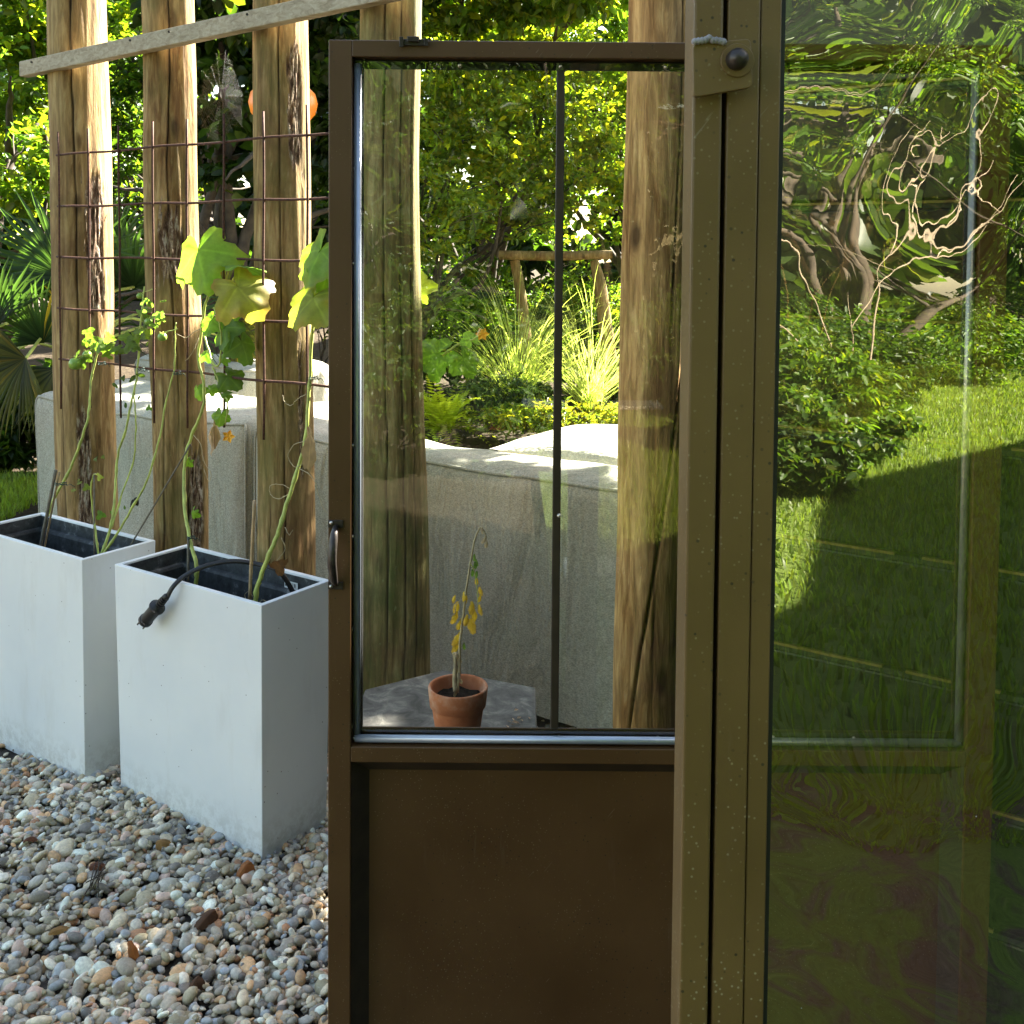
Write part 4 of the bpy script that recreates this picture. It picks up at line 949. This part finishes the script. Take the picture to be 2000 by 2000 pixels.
# tomato plants
TG = 'unripe green tomatoes'
tp = thing('tomato_plant', 'straggly tomato plant tied to the mesh in front of the first log post', 'tomato plant', pin_(78, 1085, .1))
stem([(92, 1010, .14), (105, 975, .16), (130, 930, .18), (148, 890, .2), (168, 830, .22), (175, 790, .24), (178, 745, .26), (187, 700, .27), (195, 668, .27)], 0, .0045, .003, parent=tp)
random.seed(5)
def tomleaf(par, px, py, v, n=7, s=.03, colr=(.17, .24, .04)):
    for k in range(n):
        pl_leaf(PL(px+random.uniform(-26, 26), py+random.uniform(-18, 18), v+random.uniform(-.03, .03)), s*random.uniform(.6, 1.2), (random.uniform(-.6, .6), -1, random.uniform(-.2, .8)),
                (random.uniform(-1, 1), 0, random.uniform(-1, .3)), random.choice(['tomato', 'oval']), colr=tuple(np.array(colr)*random.uniform(.7, 1.3)), parent=par, seed=random.uniform(0, 50))
tomleaf(tp, 190, 665, .27, 10, .032); tomleaf(tp, 225, 680, .28, 9, .032, (.16, .22, .03)); tomleaf(tp, 180, 690, .27, 3, .03)
tq = thing('tomato_plant', 'sparse tomato plant rising between the first two log posts', 'tomato plant', pin_(195, 1085, .12))
stem([(195, 1092, .1), (210, 1050, .13), (222, 1000, .16), (226, 940, .2), (230, 890, .22), (245, 840, .24), (258, 780, .26), (268, 730, .28), (272, 660, .29), (278, 600, .30), (282, 560, .32)], 0, .0042, .0022, parent=tq)
stem([(218, 1030, .14), (240, 960, .2), (258, 910, .24), (265, 860, .25), (264, 800, .26), (260, 770, .26)], 0, .0026, .002, parent=tq, name='side_stem')
stem([(196, 1090, .1), (230, 1040, .12), (262, 985, .15), (290, 930, .18), (312, 850, .22), (325, 780, .25), (340, 720, .27), (342, 660, .28), (344, 630, .28)], 0, .0036, .0016, parent=tq, name='side_stem')
stem([(193, 1090, .1), (188, 1045, .11), (182, 1000, .12), (178, 955, .12), (182, 930, .12), (190, 926, .12)], 0, .003, .0016, parent=tq, name='side_stem')
tomleaf(tq, 265, 665, .29, 15, .026, (.18, .24, .04)); tomleaf(tq, 290, 600, .31, 12, .028, (.17, .24, .05)); tomleaf(tq, 245, 740, .28, 4, .022, (.10, .14, .03)); tomleaf(tq, 170, 945, .12, 5, .018, (.20, .22, .06))
tomleaf(tq, 208, 885, .2, 3, .017, (.2, .24, .05)); tomleaf(tq, 268, 795, .25, 3, .014, (.08, .16, .03)); tomleaf(tq, 218, 1002, .13, 3, .017, (.14, .24, .04)); tomleaf(tq, 262, 975, .15, 2, .02, (.02, .016, .01)); tomleaf(tq, 310, 620, .3, 4, .025)
for (px, py, v, r, lab, par) in [(148, 710, .26, .024, 'big', tp), (170, 693, .29, .016, 'x', tp), (317, 658, .26, .015, 'y', tq), (290, 628, .3, .013, 'z', tq), (273, 578, .32, .011, 'w', tq)]:
    c_ = PL(px, py, v); MB().lathe([(.0004, r*.80), (r*.35, r*.86), (r*.72, r*.68), (r*.97, r*.25), (r, -.08*r), (r*.9, -.5*r), (r*.55, -.82*r), (.0004, -.93*r)], c_, 24).build('tomato', M['tomato'], par, smooth=True)
    V_, F_ = [], []
    for k in range(5):
        a = 2*math.pi*k/5+px; d = Vector((math.cos(a), math.sin(a), .35)); s = Vector((-math.sin(a), math.cos(a), 0)); tpv = c_+Vector((0, 0, r*.84)); o = len(V_)
        V_ += [tpv, tpv+d*r*.5+s*r*.12, tpv+d*r, tpv+d*r*.5-s*r*.12]; F_.append((o, o+1, o+2, o+3))
    MB().add(V_, F_).build('calyx', M['stem'], par)
    stem([(px, py-int(r*450), v), (px+14, py-int(r*450)-6, v+.01), (px+30, py-10-int(r*450), v+.01)], v, .0012, .0012, 'stem', par, 'stalk')
# canes and sticks
def cane(label, a, b, r, m, grp='support canes'):
    p, q = pin_(*a), pin_(*b); t_ = thing('garden_cane', label, 'cane', p, grp); k = 9
    MB().tube([p.lerp(q, i/k) for i in range(k+1)], [r*(1+.12*(i % 3 == 0)) for i in range(k+1)], 9).build('stick', M[m], t_, smooth=True); return t_
cane('grey twig leaning in the left planter, tied to the tomato stem', (76, 1083, .1), (109, 918, .12), .0052, 'greystick')
cane('short pale cane beside the leaning twig in the left planter', (84, 1085, .12), (116, 922, .13), .0032, 'bamboo')
cane('thin upright cane in the middle of the left planter', (184, 1093, .11), (184, 925, .12), .0026, 'greystick')
cane('long dark twig slanting out of the left planter to the second post', (245, 1082, .18), (372, 868, .24), .0026, 'greystick')
cane('bamboo cane standing tallest in the right planter', (487, 1178, .10), (497, 978, .11), .0046, 'bamboo')
cane('short cane tied to the vine at the back left of the right planter', (367, 1135, .14), (368, 1050, .15), .0036, 'greystick')
# wire ties
for (px, py, v, lab) in [(120, 948, .13, 'green wire tie round the leaning twig'), (200, 713, .27, 'green wire tie below the largest tomato'), (276, 725, .28, 'bunched green wire tie on the lowest rod behind the left planter'),
                         (347, 732, .27, 'green wire tie on the lowest rod by the second log post'), (374, 1053, .15, 'green wire tie on the short cane'), (614, 742, .28, 'green wire tie on the lowest rod near the door')]:
    c_ = PL(px, py, v); w = .012 if px != 120 else .02
    mb = MB(); mb.tube([c_+Vector((math.cos(k*.7)*w, math.sin(k*.7)*.010-.004, .0028*math.sin(k*1.9)+.0006*k)) for k in range(19)], .0011, 5); mb.tube(smoothpath([c_+Vector((w, 0, 0)), c_+Vector((w*1.7, -.01, .006)), c_+Vector((w*2.4, -.006, -.004))], 4), .0011, 5)
    tag(mb.build('wire_tie', M['tie'], None, smooth=True), lab, 'wire tie', 'green garden ties')
# fallen leaves on the pebbles
for k, (px, py, lab) in enumerate([(312, 1643, 'crumpled tan dead leaf on the pebbles near the right planter'), (480, 1690, 'orange brown dead leaf on the pebbles by the planter corner'), (410, 1785, 'dark brown curled dead leaf on the pebbles'),
        (185, 1690, 'dark red brown leaf scrap on the pebbles'), (100, 1820, 'reddish leaf remains on the pebbles at lower left'), (255, 1845, 'orange scrap of dead leaf in the middle of the gravel'), (380, 1915, 'small orange brown leaf scrap near the bottom'), (50, 1640, 'rust coloured leaf scrap at the left edge')]):
    c_ = atz(px, py, .002); o = pl_leaf(c_, .026+.006*(k % 3), (random.uniform(-.5, .5), random.uniform(-.9, -.2), 1), (random.uniform(-1, 1), random.uniform(-1, 1), 0), random.choice(['tomato', 'oval']),
        colr=[(.30, .17, .06), (.32, .12, .035), (.10, .045, .02), (.14, .055, .03)][k % 4], curl=1.2, seed=k*3.3, name='dead_leaf', mat='dry'); tag(o, lab, 'dead leaf', 'dead leaves on the gravel')

tw = thing('twig_bundle', 'small bundle of dark twigs lying on the pebbles', 'twigs', atz(190, 1715, -.01))
for k in range(9):
    a_ = atz(160+k*3+random.uniform(0, 14), 1752-random.uniform(0, 30), -.004); b_ = atz(196+random.uniform(-16, 16), 1690-random.uniform(-14, 14), .004)
    MB().tube([a_, a_.lerp(b_, .5)+Vector((0, 0, random.uniform(0, .008))), b_], [.0016, .0014, .0008], 5).build('twig', M['bark'], tw, smooth=True)

# ------------------------------------------------------------------ slate table with the potted plant
TZ = .55
tb = thing('side_table', 'low angular dark slate table holding the terracotta pot', 'table', (-.16, 2.34, 0))
poly = [atz(713, 1346, TZ), atz(693, 1395, TZ), Vector((-.345, 2.16, TZ)), Vector((-.1, 2.06, TZ)), atz(1049, 1426, TZ), atz(1046, 1342, TZ), atz(865, 1308, TZ)]
poly = [(p.x, p.y) for p in poly]
MB().prism(poly, TZ-.028, TZ).build('table_top', M['slate'], tb, bevel=.004)
MB().lathe([(.001, TZ-.03), (.06, TZ-.03), (.045, TZ-.1), (.035, .3), (.045, .06), (.15, .03), (.16, .006), (.001, .006)], (-.16, 2.33, 0), 24).build('pedestal', M['slate'], tb, smooth=True)
pc = Vector((at(894, 1447, 2.155).x, 2.155, TZ))
pt = thing('terracotta_pot', 'small terracotta pot of dark soil standing on the slate table', 'flower pot', pc)
s = 1.0
MB().lathe([(.0005, .001), (.040, .001), (.043, .004), (.0555, .086), (.0555, .088), (.0600, .090), (.0640, .128), (.0630, .131), (.0590, .131), (.0575, .127), (.0530, .098), (.0520, .085)], pc, 56).build('pot_body', M['terracotta'], pt, smooth=True, bevel=0)
mb = MB(); n = 28; vs_ = [pc+Vector((0, 0, .106))]
for q in range(1, 6):
    for j in range(n):
        a = 2*math.pi*j/n; p = pc+Vector((.054*q/5*math.cos(a), .054*q/5*math.sin(a), .104)); p.z += .008*mnoise.noise(p*60); vs_.append(p)
mb.add(vs_, [(0, 1+j, 1+(j+1) % n) for j in range(n)]+[(1+(q-1)*n+j, 1+q*n+j, 1+q*n+(j+1) % n, 1+(q-1)*n+(j+1) % n) for q in range(1, 5) for j in range(n)])
mb.build('soil', M['soil'], pt)
wp = thing('withered_plant', 'withered plant with hanging yellow leaves growing in the terracotta pot', 'plant', pc+Vector((0, 0, .1)))
def PW(px, py, dy=0.0): return at(px, py, 2.155+dy)
def wst(pts, r0, r1, m='drystem', nm='stem'):
    sp_ = smoothpath([PW(*q) for q in pts], 5, .0008); k = len(sp_); MB().tube(sp_, [r0+(r1-r0)*i/(k-1) for i in range(k)], 7).build(nm, M[m], wp, smooth=True)
wst([(893, 1352), (897, 1310), (898, 1260), (905, 1200), (912, 1140), (922, 1080), (930, 1045), (940, 1030), (948, 1045), (950, 1060)], .0034, .0012)
wst([(890, 1350), (888, 1320), (890, 1290), (886, 1275)], .006, .003)
wst([(918, 1100), (926, 1115), (932, 1150), (934, 1190)], .0012, .0008, 'stem')
wst([(905, 1170), (892, 1180), (888, 1200)], .0010, .0008); wst([(912, 1190), (920, 1200), (922, 1220)], .0010, .0008)
YY = (.78, .56, .04)
random.seed(11)
for k, (px, py, s_, dx) in enumerate([(907, 1160, .020, .1), (893, 1180, .024, -.2), (891, 1200, .026, -.2), (922, 1180, .024, 0), (926, 1195, .028, .1), (936, 1185, .020, .1), (920, 1215, .034, -.1), (902, 1212, .022, -.4),
        (898, 1240, .030, -.45), (895, 1250, .030, -.35), (937, 1150, .018, .1), (930, 1130, .014, .1), (938, 1165, .016, 0), (888, 1165, .014, -.3), (912, 1205, .02, -.2)]):
    pl_leaf(PW(px, py, random.uniform(-.012, .012)), s_, (random.uniform(-.7, .7), -1, random.uniform(-.1, .4)), (dx, 0, -1), 'oval', colr=tuple(np.array(YY)*random.uniform(.75, 1.15)), edge=(.35, .25, .12), parent=wp, seed=k, curl=.8, mat='dry')
for k, (px, py) in enumerate([(926, 1085), (928, 1100), (923, 1115), (931, 1118), (906, 1258), (930, 1095)]):
    pl_leaf(PW(px, py, .004), .013, (random.uniform(-.5, .5), -1, .2), (.1*(k % 3-1), 0, -1), 'oval', colr=(.12, .20, .05), parent=wp, seed=k+40, curl=.8)
for k, (px, py) in enumerate([(940, 1032), (948, 1050), (950, 1058), (890, 1278), (887, 1300), (894, 1320), (888, 1335), (893, 1345)]):
    pl_leaf(PW(px, py, -.004), .014 if k < 3 else .021, (random.uniform(-.8, .8), -1, .2), (random.uniform(-.4, .4), 0, -1), 'oval', colr=(.42, .36, .26), parent=wp, seed=k+60, curl=1.6, name='dried_leaf', mat='dry')
mb = MB()
for k in range(14):
    c_ = atz(1010+random.gauss(0, 12), 1408+random.gauss(0, 9), TZ+.003); a = random.uniform(0, 3); d = Vector((math.cos(a), math.sin(a), 0))*.006; n_ = Vector((-d.y, d.x, 0))*.5
    mb.add([c_-d, c_+n_+Vector((0, 0, .003)), c_+d, c_-n_], [(0, 1, 2, 3)])
tag(mb.build('leaf_crumbs', simple('leaf_crumb', (.45, .30, .17), .8)), 'tan crumbs of dry leaf scattered on the right side of the slate table', 'leaf crumbs', kind='stuff')

# ------------------------------------------------------------------ steel door (plane y = 1.6, front face towards the camera)
DY = 1.6
def dx(px): return at(px, 1000, DY).x
def dz(py): return at(1000, py, DY).z
DT = thing('steel_door', 'open bronze steel door with glazed top and solid lower panel', 'door', (dx(641), DY, .03))
xl, xr, zt, zb = dx(641), dx(1954), dz(80), .035
xi, xj = xl+.036, xr-.044
zi = zt-.026; zr1, zr0 = dz(1462), dz(1492)
th = .034
def dbox(nm, x0, x1, z0, z1, y0, y1, m='bronze', bev=.0015, par=DT):
    return MB().box((x0, y0, z0), (x1, y1, z1)).build(nm, M[m], par, bevel=bev)
dbox('stile', xl, xi, zb, zt, DY, DY+th); dbox('stile', xj, xr, zb, zt, DY, DY+th)
dbox('top_rail', xi, xj, zi, zt, DY+.0005, DY+th-.0005); dbox('middle_rail', xi, xj, zr0, zr1, DY+.0005, DY+th+.0055); dbox('bottom_rail', xi, xj, zb, zb+.04, DY+.0005, DY+th-.0005)
# recessed sheet panel with sloped border
bl_ = .026
mb = MB(); ys, yd = DY+.006, DY+.030
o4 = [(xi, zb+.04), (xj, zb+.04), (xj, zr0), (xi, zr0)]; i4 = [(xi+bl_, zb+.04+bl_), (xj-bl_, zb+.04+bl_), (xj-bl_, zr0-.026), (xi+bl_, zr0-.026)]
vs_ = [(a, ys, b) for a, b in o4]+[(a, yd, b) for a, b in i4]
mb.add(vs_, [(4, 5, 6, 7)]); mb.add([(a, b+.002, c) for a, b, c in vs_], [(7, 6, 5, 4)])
mo_ = MB().add(vs_, [(0, 1, 5, 4), (1, 2, 6, 5), (2, 3, 7, 6), (3, 0, 4, 7)]); mo_.build('shaded_moulding', M['bronze_shade'], DT)  # sloped border coloured dark to stand for shade under the rail
mb.build('lower_panel', M['bronze'], DT)
# inner flange the acrylic is screwed to
fl = .010
fx0, fx1, fz0, fz1 = xi, xj, zr1, zi
dbox('flange', fx0, fx0+fl+.006, fz0, fz1, DY+.022, DY+.0255, 'black'); dbox('flange', fx1-fl-.006, fx1, fz0, fz1, DY+.022, DY+.0255)
dbox('flange', fx0+fl+.006, fx1-fl-.006, fz1-fl-.005, fz1, DY+.022, DY+.0255, 'black'); dbox('flange', fx0+fl+.006, fx1-fl-.006, fz0, fz0+fl+.013, DY+.022, DY+.0255)
for px in (1088, 1502):
    x_ = dx(px); b = dbox('glazing_bar', x_-.0065, x_+.0065, fz0+fl+.013, fz1-fl-.005, DY+.018, DY+.026, 'bronze_shade')  # same door paint, coloured darker because the bars stand against the light
# silver sealing bead
def bead(a, b): MB().tube([a, b], .0062, 12).build('sealing_bead', M['silver'], DT, smooth=True)
bead((fx0+.005, DY+.012, fz0+.009), (fx1-.005, DY+.012, fz0+.009)); bead((fx0+.007, DY+.017, fz0+.012), (fx0+.007, DY+.017, fz1-.008)); bead((fx1-.007, DY+.014, fz0+.012), (fx1-.007, DY+.014, fz1-.008))
# acrylic pane, slightly buckled
def pane(nm, x0, x1, z0, z1, y, m, amp, nx, nz, parent, seed=0, thick=.003, edge=None):
    X = np.linspace(x0, x1, nx); Z = np.linspace(z0, z1, nz); vs_ = np.zeros((nz, nx, 3))
    for i, z in enumerate(Z):
        for j, x in enumerate(X): vs_[i, j] = (x, y+amp(x, z), z)
    idx = np.arange(nx*nz).reshape(nz, nx)
    f = np.stack([idx[:-1, :-1].ravel(), idx[:-1, 1:].ravel(), idx[1:, 1:].ravel(), idx[1:, :-1].ravel()], 1)
    return mesh_np(nm, vs_.reshape(-1, 3), f, M[m], parent, smooth=True)
def nz3(x, z, s, k): return mnoise.noise(Vector((x*s, k, z*s)))
def amp_door(x, z):
    w = .25+.75*min(1, max(0, (1.50-x*0-z)/-.12+0)) if z > 1.45 else .25
    e = math.exp(-max(0, x-xi)/.12)+.35
    return (nz3(x, z, 6, 3.3)*.0020+nz3(x, z, 13, 8.8)*.0005)*w*min(1.3, e)
pane('glass_pane', fx0+.003, fx1-.003, fz0+.004, fz1-.003, DY+.0205, 'glass_d', amp_door, 150, 170, DT)
# screws
scr = [(690, y) for y in (147, 1340-1340+310, 540, 870, 1048, 1228, 1418)]
for px, py in [(692, 330), (691, 515), (689, 870), (688, 1048), (687, 1228), (687, 1418), (692, 1441), (899, 1441), (1092, 1441), (1285, 1442), (1510, 1441), (1668, 1443), (1868, 1443), (1879, 1433), (1880, 1250), (1884, 1070), (1890, 900), (700, 126), (898, 128), (1095, 130), (1300, 131), (1092, 1007)]:
    p = at(px, py, DY+.017); MB().lathe([(.0001, -.0035), (.0018, -.0032), (.0032, -.0018), (.0035, .0), (.0035, .002)], p, 12, 'Y').build('screw', M['screw'], DT, smooth=True)
# pull handle
hp = at(656, 1085, DY); hz0, hz1 = dz(1153), dz(1018)
hh = MB()
for z in (hz0+.006, hz1-.006): hh.box((hp.x-.012, DY-.0035, z-.006), (hp.x+.012, DY-.0002, z+.006))
hd = hh.build('pull_handle', M['iron'], DT, bevel=.001)
gp = smoothpath([(hp.x, DY-.003, hz1-.010), (hp.x, DY-.020, hz1-.022), (hp.x-.001, DY-.030, (hz0+hz1)/2), (hp.x, DY-.020, hz0+.022), (hp.x, DY-.003, hz0+.010)], 6)
k = len(gp); MB().tube(gp, [.0050+.0035*math.sin(math.pi*i/(k-1)) for i in range(k)], 12, flat=.8).build('grip', M['iron'], hd, smooth=True)
for z in (hz0+.005, hz1-.004): MB().lathe([(.0001, -.006), (.002, -.0055), (.003, -.0035)], (hp.x-.007, DY, z), 10, 'Y').build('handle_screw', M['screw'], hd, smooth=True)
# latch keeper on top rail
lx0, lx1 = dx(778), dx(832)
mb = MB(); mb.box((lx0, DY-.004, zt-.009), (lx1, DY-.0002, zt+.001)); mb.box((lx0-.0005, DY-.007, zt-.012), (lx0+.006, DY-.0041, zt+.004)); mb.box((lx1-.006, DY-.007, zt-.010), (lx1+.0005, DY-.0041, zt+.002)); mb.box((lx0+.012, DY-.010, zt-.004), (lx0+.03, DY-.0041, zt+.004))
mb.build('latch', M['iron'], DT, bevel=.0008)

# ------------------------------------------------------------------ foreground frame and big pane (plane y = .8)
FY = .8
def fx(px, py=1000): return at(px, py, FY).x
FP = thing('door_jamb', 'upright bronze steel jamb in front of the open door', 'door frame', (fx(1341), FY, 0))
a0, a1 = fx(1336), fx(1392)
MB().box((a0, FY-.012, 0), (a1, FY+.03, 2.6)).build('post_section', M['bronze_lawnlit'], FP, bevel=.002)
FD = thing('glazed_panel', 'big reflective pane in a bronze steel frame at the right', 'window', (fx(1500), FY, 0))
b0_, b1_, c0_, c1_ = fx(1401), fx(1463), fx(1464.5), fx(1504)
MB().box((b0_, FY-.010, 0), (b1_, FY+.03, 2.6)).build('stile', M['bronze_lawnlit'], FD, bevel=.0015)
MB().box((c0_, FY-.0085, 0), (c1_, FY+.025, 2.6)).build('glazing_strip', M['bronze_lawnlit'], FD, bevel=.0012)
MB().box((a1+.0005, FY+.016, 0), (b0_-.0005, FY+.024, 2.6)).build('door_gasket', M['black'], FP)
MB().box((b1_, FY+.0, 0), (c0_, FY+.02, 2.6)).build('seal_line', M['black'], FD)
MB().box((c1_+.0005, FY+.0, .1), (c1_+.0050, FY+.022, 2.5)).build('gasket', M['black'], FD)
gx0, gx1 = c1_+.001, c1_+1.0
MB().box((gx1, FY-.01, 0), (gx1+.05, FY+.03, 2.6)).build('stile', M['bronze_lawnlit'], FD, bevel=.0015)
MB().box((c1_+.0055, FY-.01, 0), (gx1-.0005, FY+.03, .1)).build('bottom_rail', M['bronze_lawnlit'], FD, bevel=.0015)
MB().box((c1_+.0055, FY-.01, 2.5), (gx1-.0005, FY+.03, 2.6)).build('top_rail', M['bronze_lawnlit'], FD, bevel=.0015)
def amp_fg(x, z):
    up = 1/(1+math.exp(-(z-1.59)/.04)); dn = 1/(1+math.exp((z-1.18)/.03)); l = math.exp(-(x-gx0)/.018)
    a, b = .45*x+.89*z, .89*x-.45*z
    d = (mnoise.noise(Vector((a*8.5, 1.7, b*2.2)))*.0046+mnoise.noise(Vector((b*13, 5.2, a*3.5)))*.0013+mnoise.noise(Vector((a*30, 8.1, b*6)))*.00022)*up
    d += nz3(x, z, 4, 2.7)*.0008
    d += (nz3(x*.8-z*.4, z+x*.5, 7, 4.4)*.0045+nz3(x, z*1.6+x*.6, 16, 3.4)*.0007)*dn
    d += -.00015*l
    return d
pane('glass_pane', gx0, gx1, .101, 2.499, FY+.012, 'glass_f', amp_fg, 420, 620, FD)
# hinge plate with bolt
def fp(px, py, Y): p = at(px, py, Y); return (p.x, p.z)
pl4 = [fp(1357, 188, FY-.03), fp(1356, 82, FY-.03), fp(1470, 72, FY-.03), fp(1474, 168, FY-.03)]
def rounded(poly, r, seg=5):
    out = []; n = len(poly)
    for i in range(n):
        p = Vector(poly[i]); a = (Vector(poly[i-1])-p).normalized(); b = (Vector(poly[(i+1) % n])-p).normalized()
        for k in range(seg+1):
            t_ = k/seg; out.append(tuple((p+a*r)*(1-t_)**2+p*2*t_*(1-t_)+(p+b*r)*t_**2))
    return out
rp = rounded(pl4, .0045)
HP = thing('hinge_plate', 'small bronze hinge plate with a round bolt on the jamb', 'hinge plate', (rp[0][0], FY-.03, rp[0][1]))
Mx = Matrix(((1, 0, 0, 0), (0, 0, -1, 0), (0, 1, 0, 0), (0, 0, 0, 1)))
MB().prism(rp, .018-FY, .0245-FY, Mx).build('plate', M['bronze_lawnlit'], HP, bevel=.0007)
bc_ = at(1440, 118, FY-.0252)
MB().lathe([(.0001, -.0008), (.0122, -.0008), (.0127, -.0002), (.0127, .0005)], bc_, 28, 'Y').build('washer', M['bronze_lawnlit'], HP, smooth=False)
bc2 = at(1438, 117, FY-.0262)
MB().lathe([(.0001, -.0135), (.003, -.013), (.0060, -.0108), (.0078, -.0070), (.0080, -.0035), (.0080, .002)], bc2, 24, 'Y').build('bolt', M['iron'], HP, smooth=True)
mb = MB()
for k in range(9):
    q = at(1357+7*k, 84-(10 if 1 < k < 7 else 4)*(.7+.3*math.sin(k*2)), FY-.026); mb.lathe([(.0001, -.0028), (.0022, -.0018), (.0027, 0), (.0020, .0018), (.0001, .0028)], q, 8)
mb.build('sealant_blob', M['foam'], HP, smooth=True)

# white bistro table behind the camera, mirrored in the door pane
wt = thing('bistro_table', 'white slim square garden table mirrored in the door pane', 'table', (.42, -1.9, 0))
MB().box((.06, -2.02, .84), (.76, -1.80, .856)).build('table_top', M['white'], wt, bevel=.004)
MB().tube([(.42, -1.9, .02), (.42, -1.9, .84)], .022, 16).build('leg', M['white'], wt, smooth=True)
MB().box((.27, -2.05, 0), (.57, -1.77, .02)).build('base', M['white'], wt, bevel=.004)
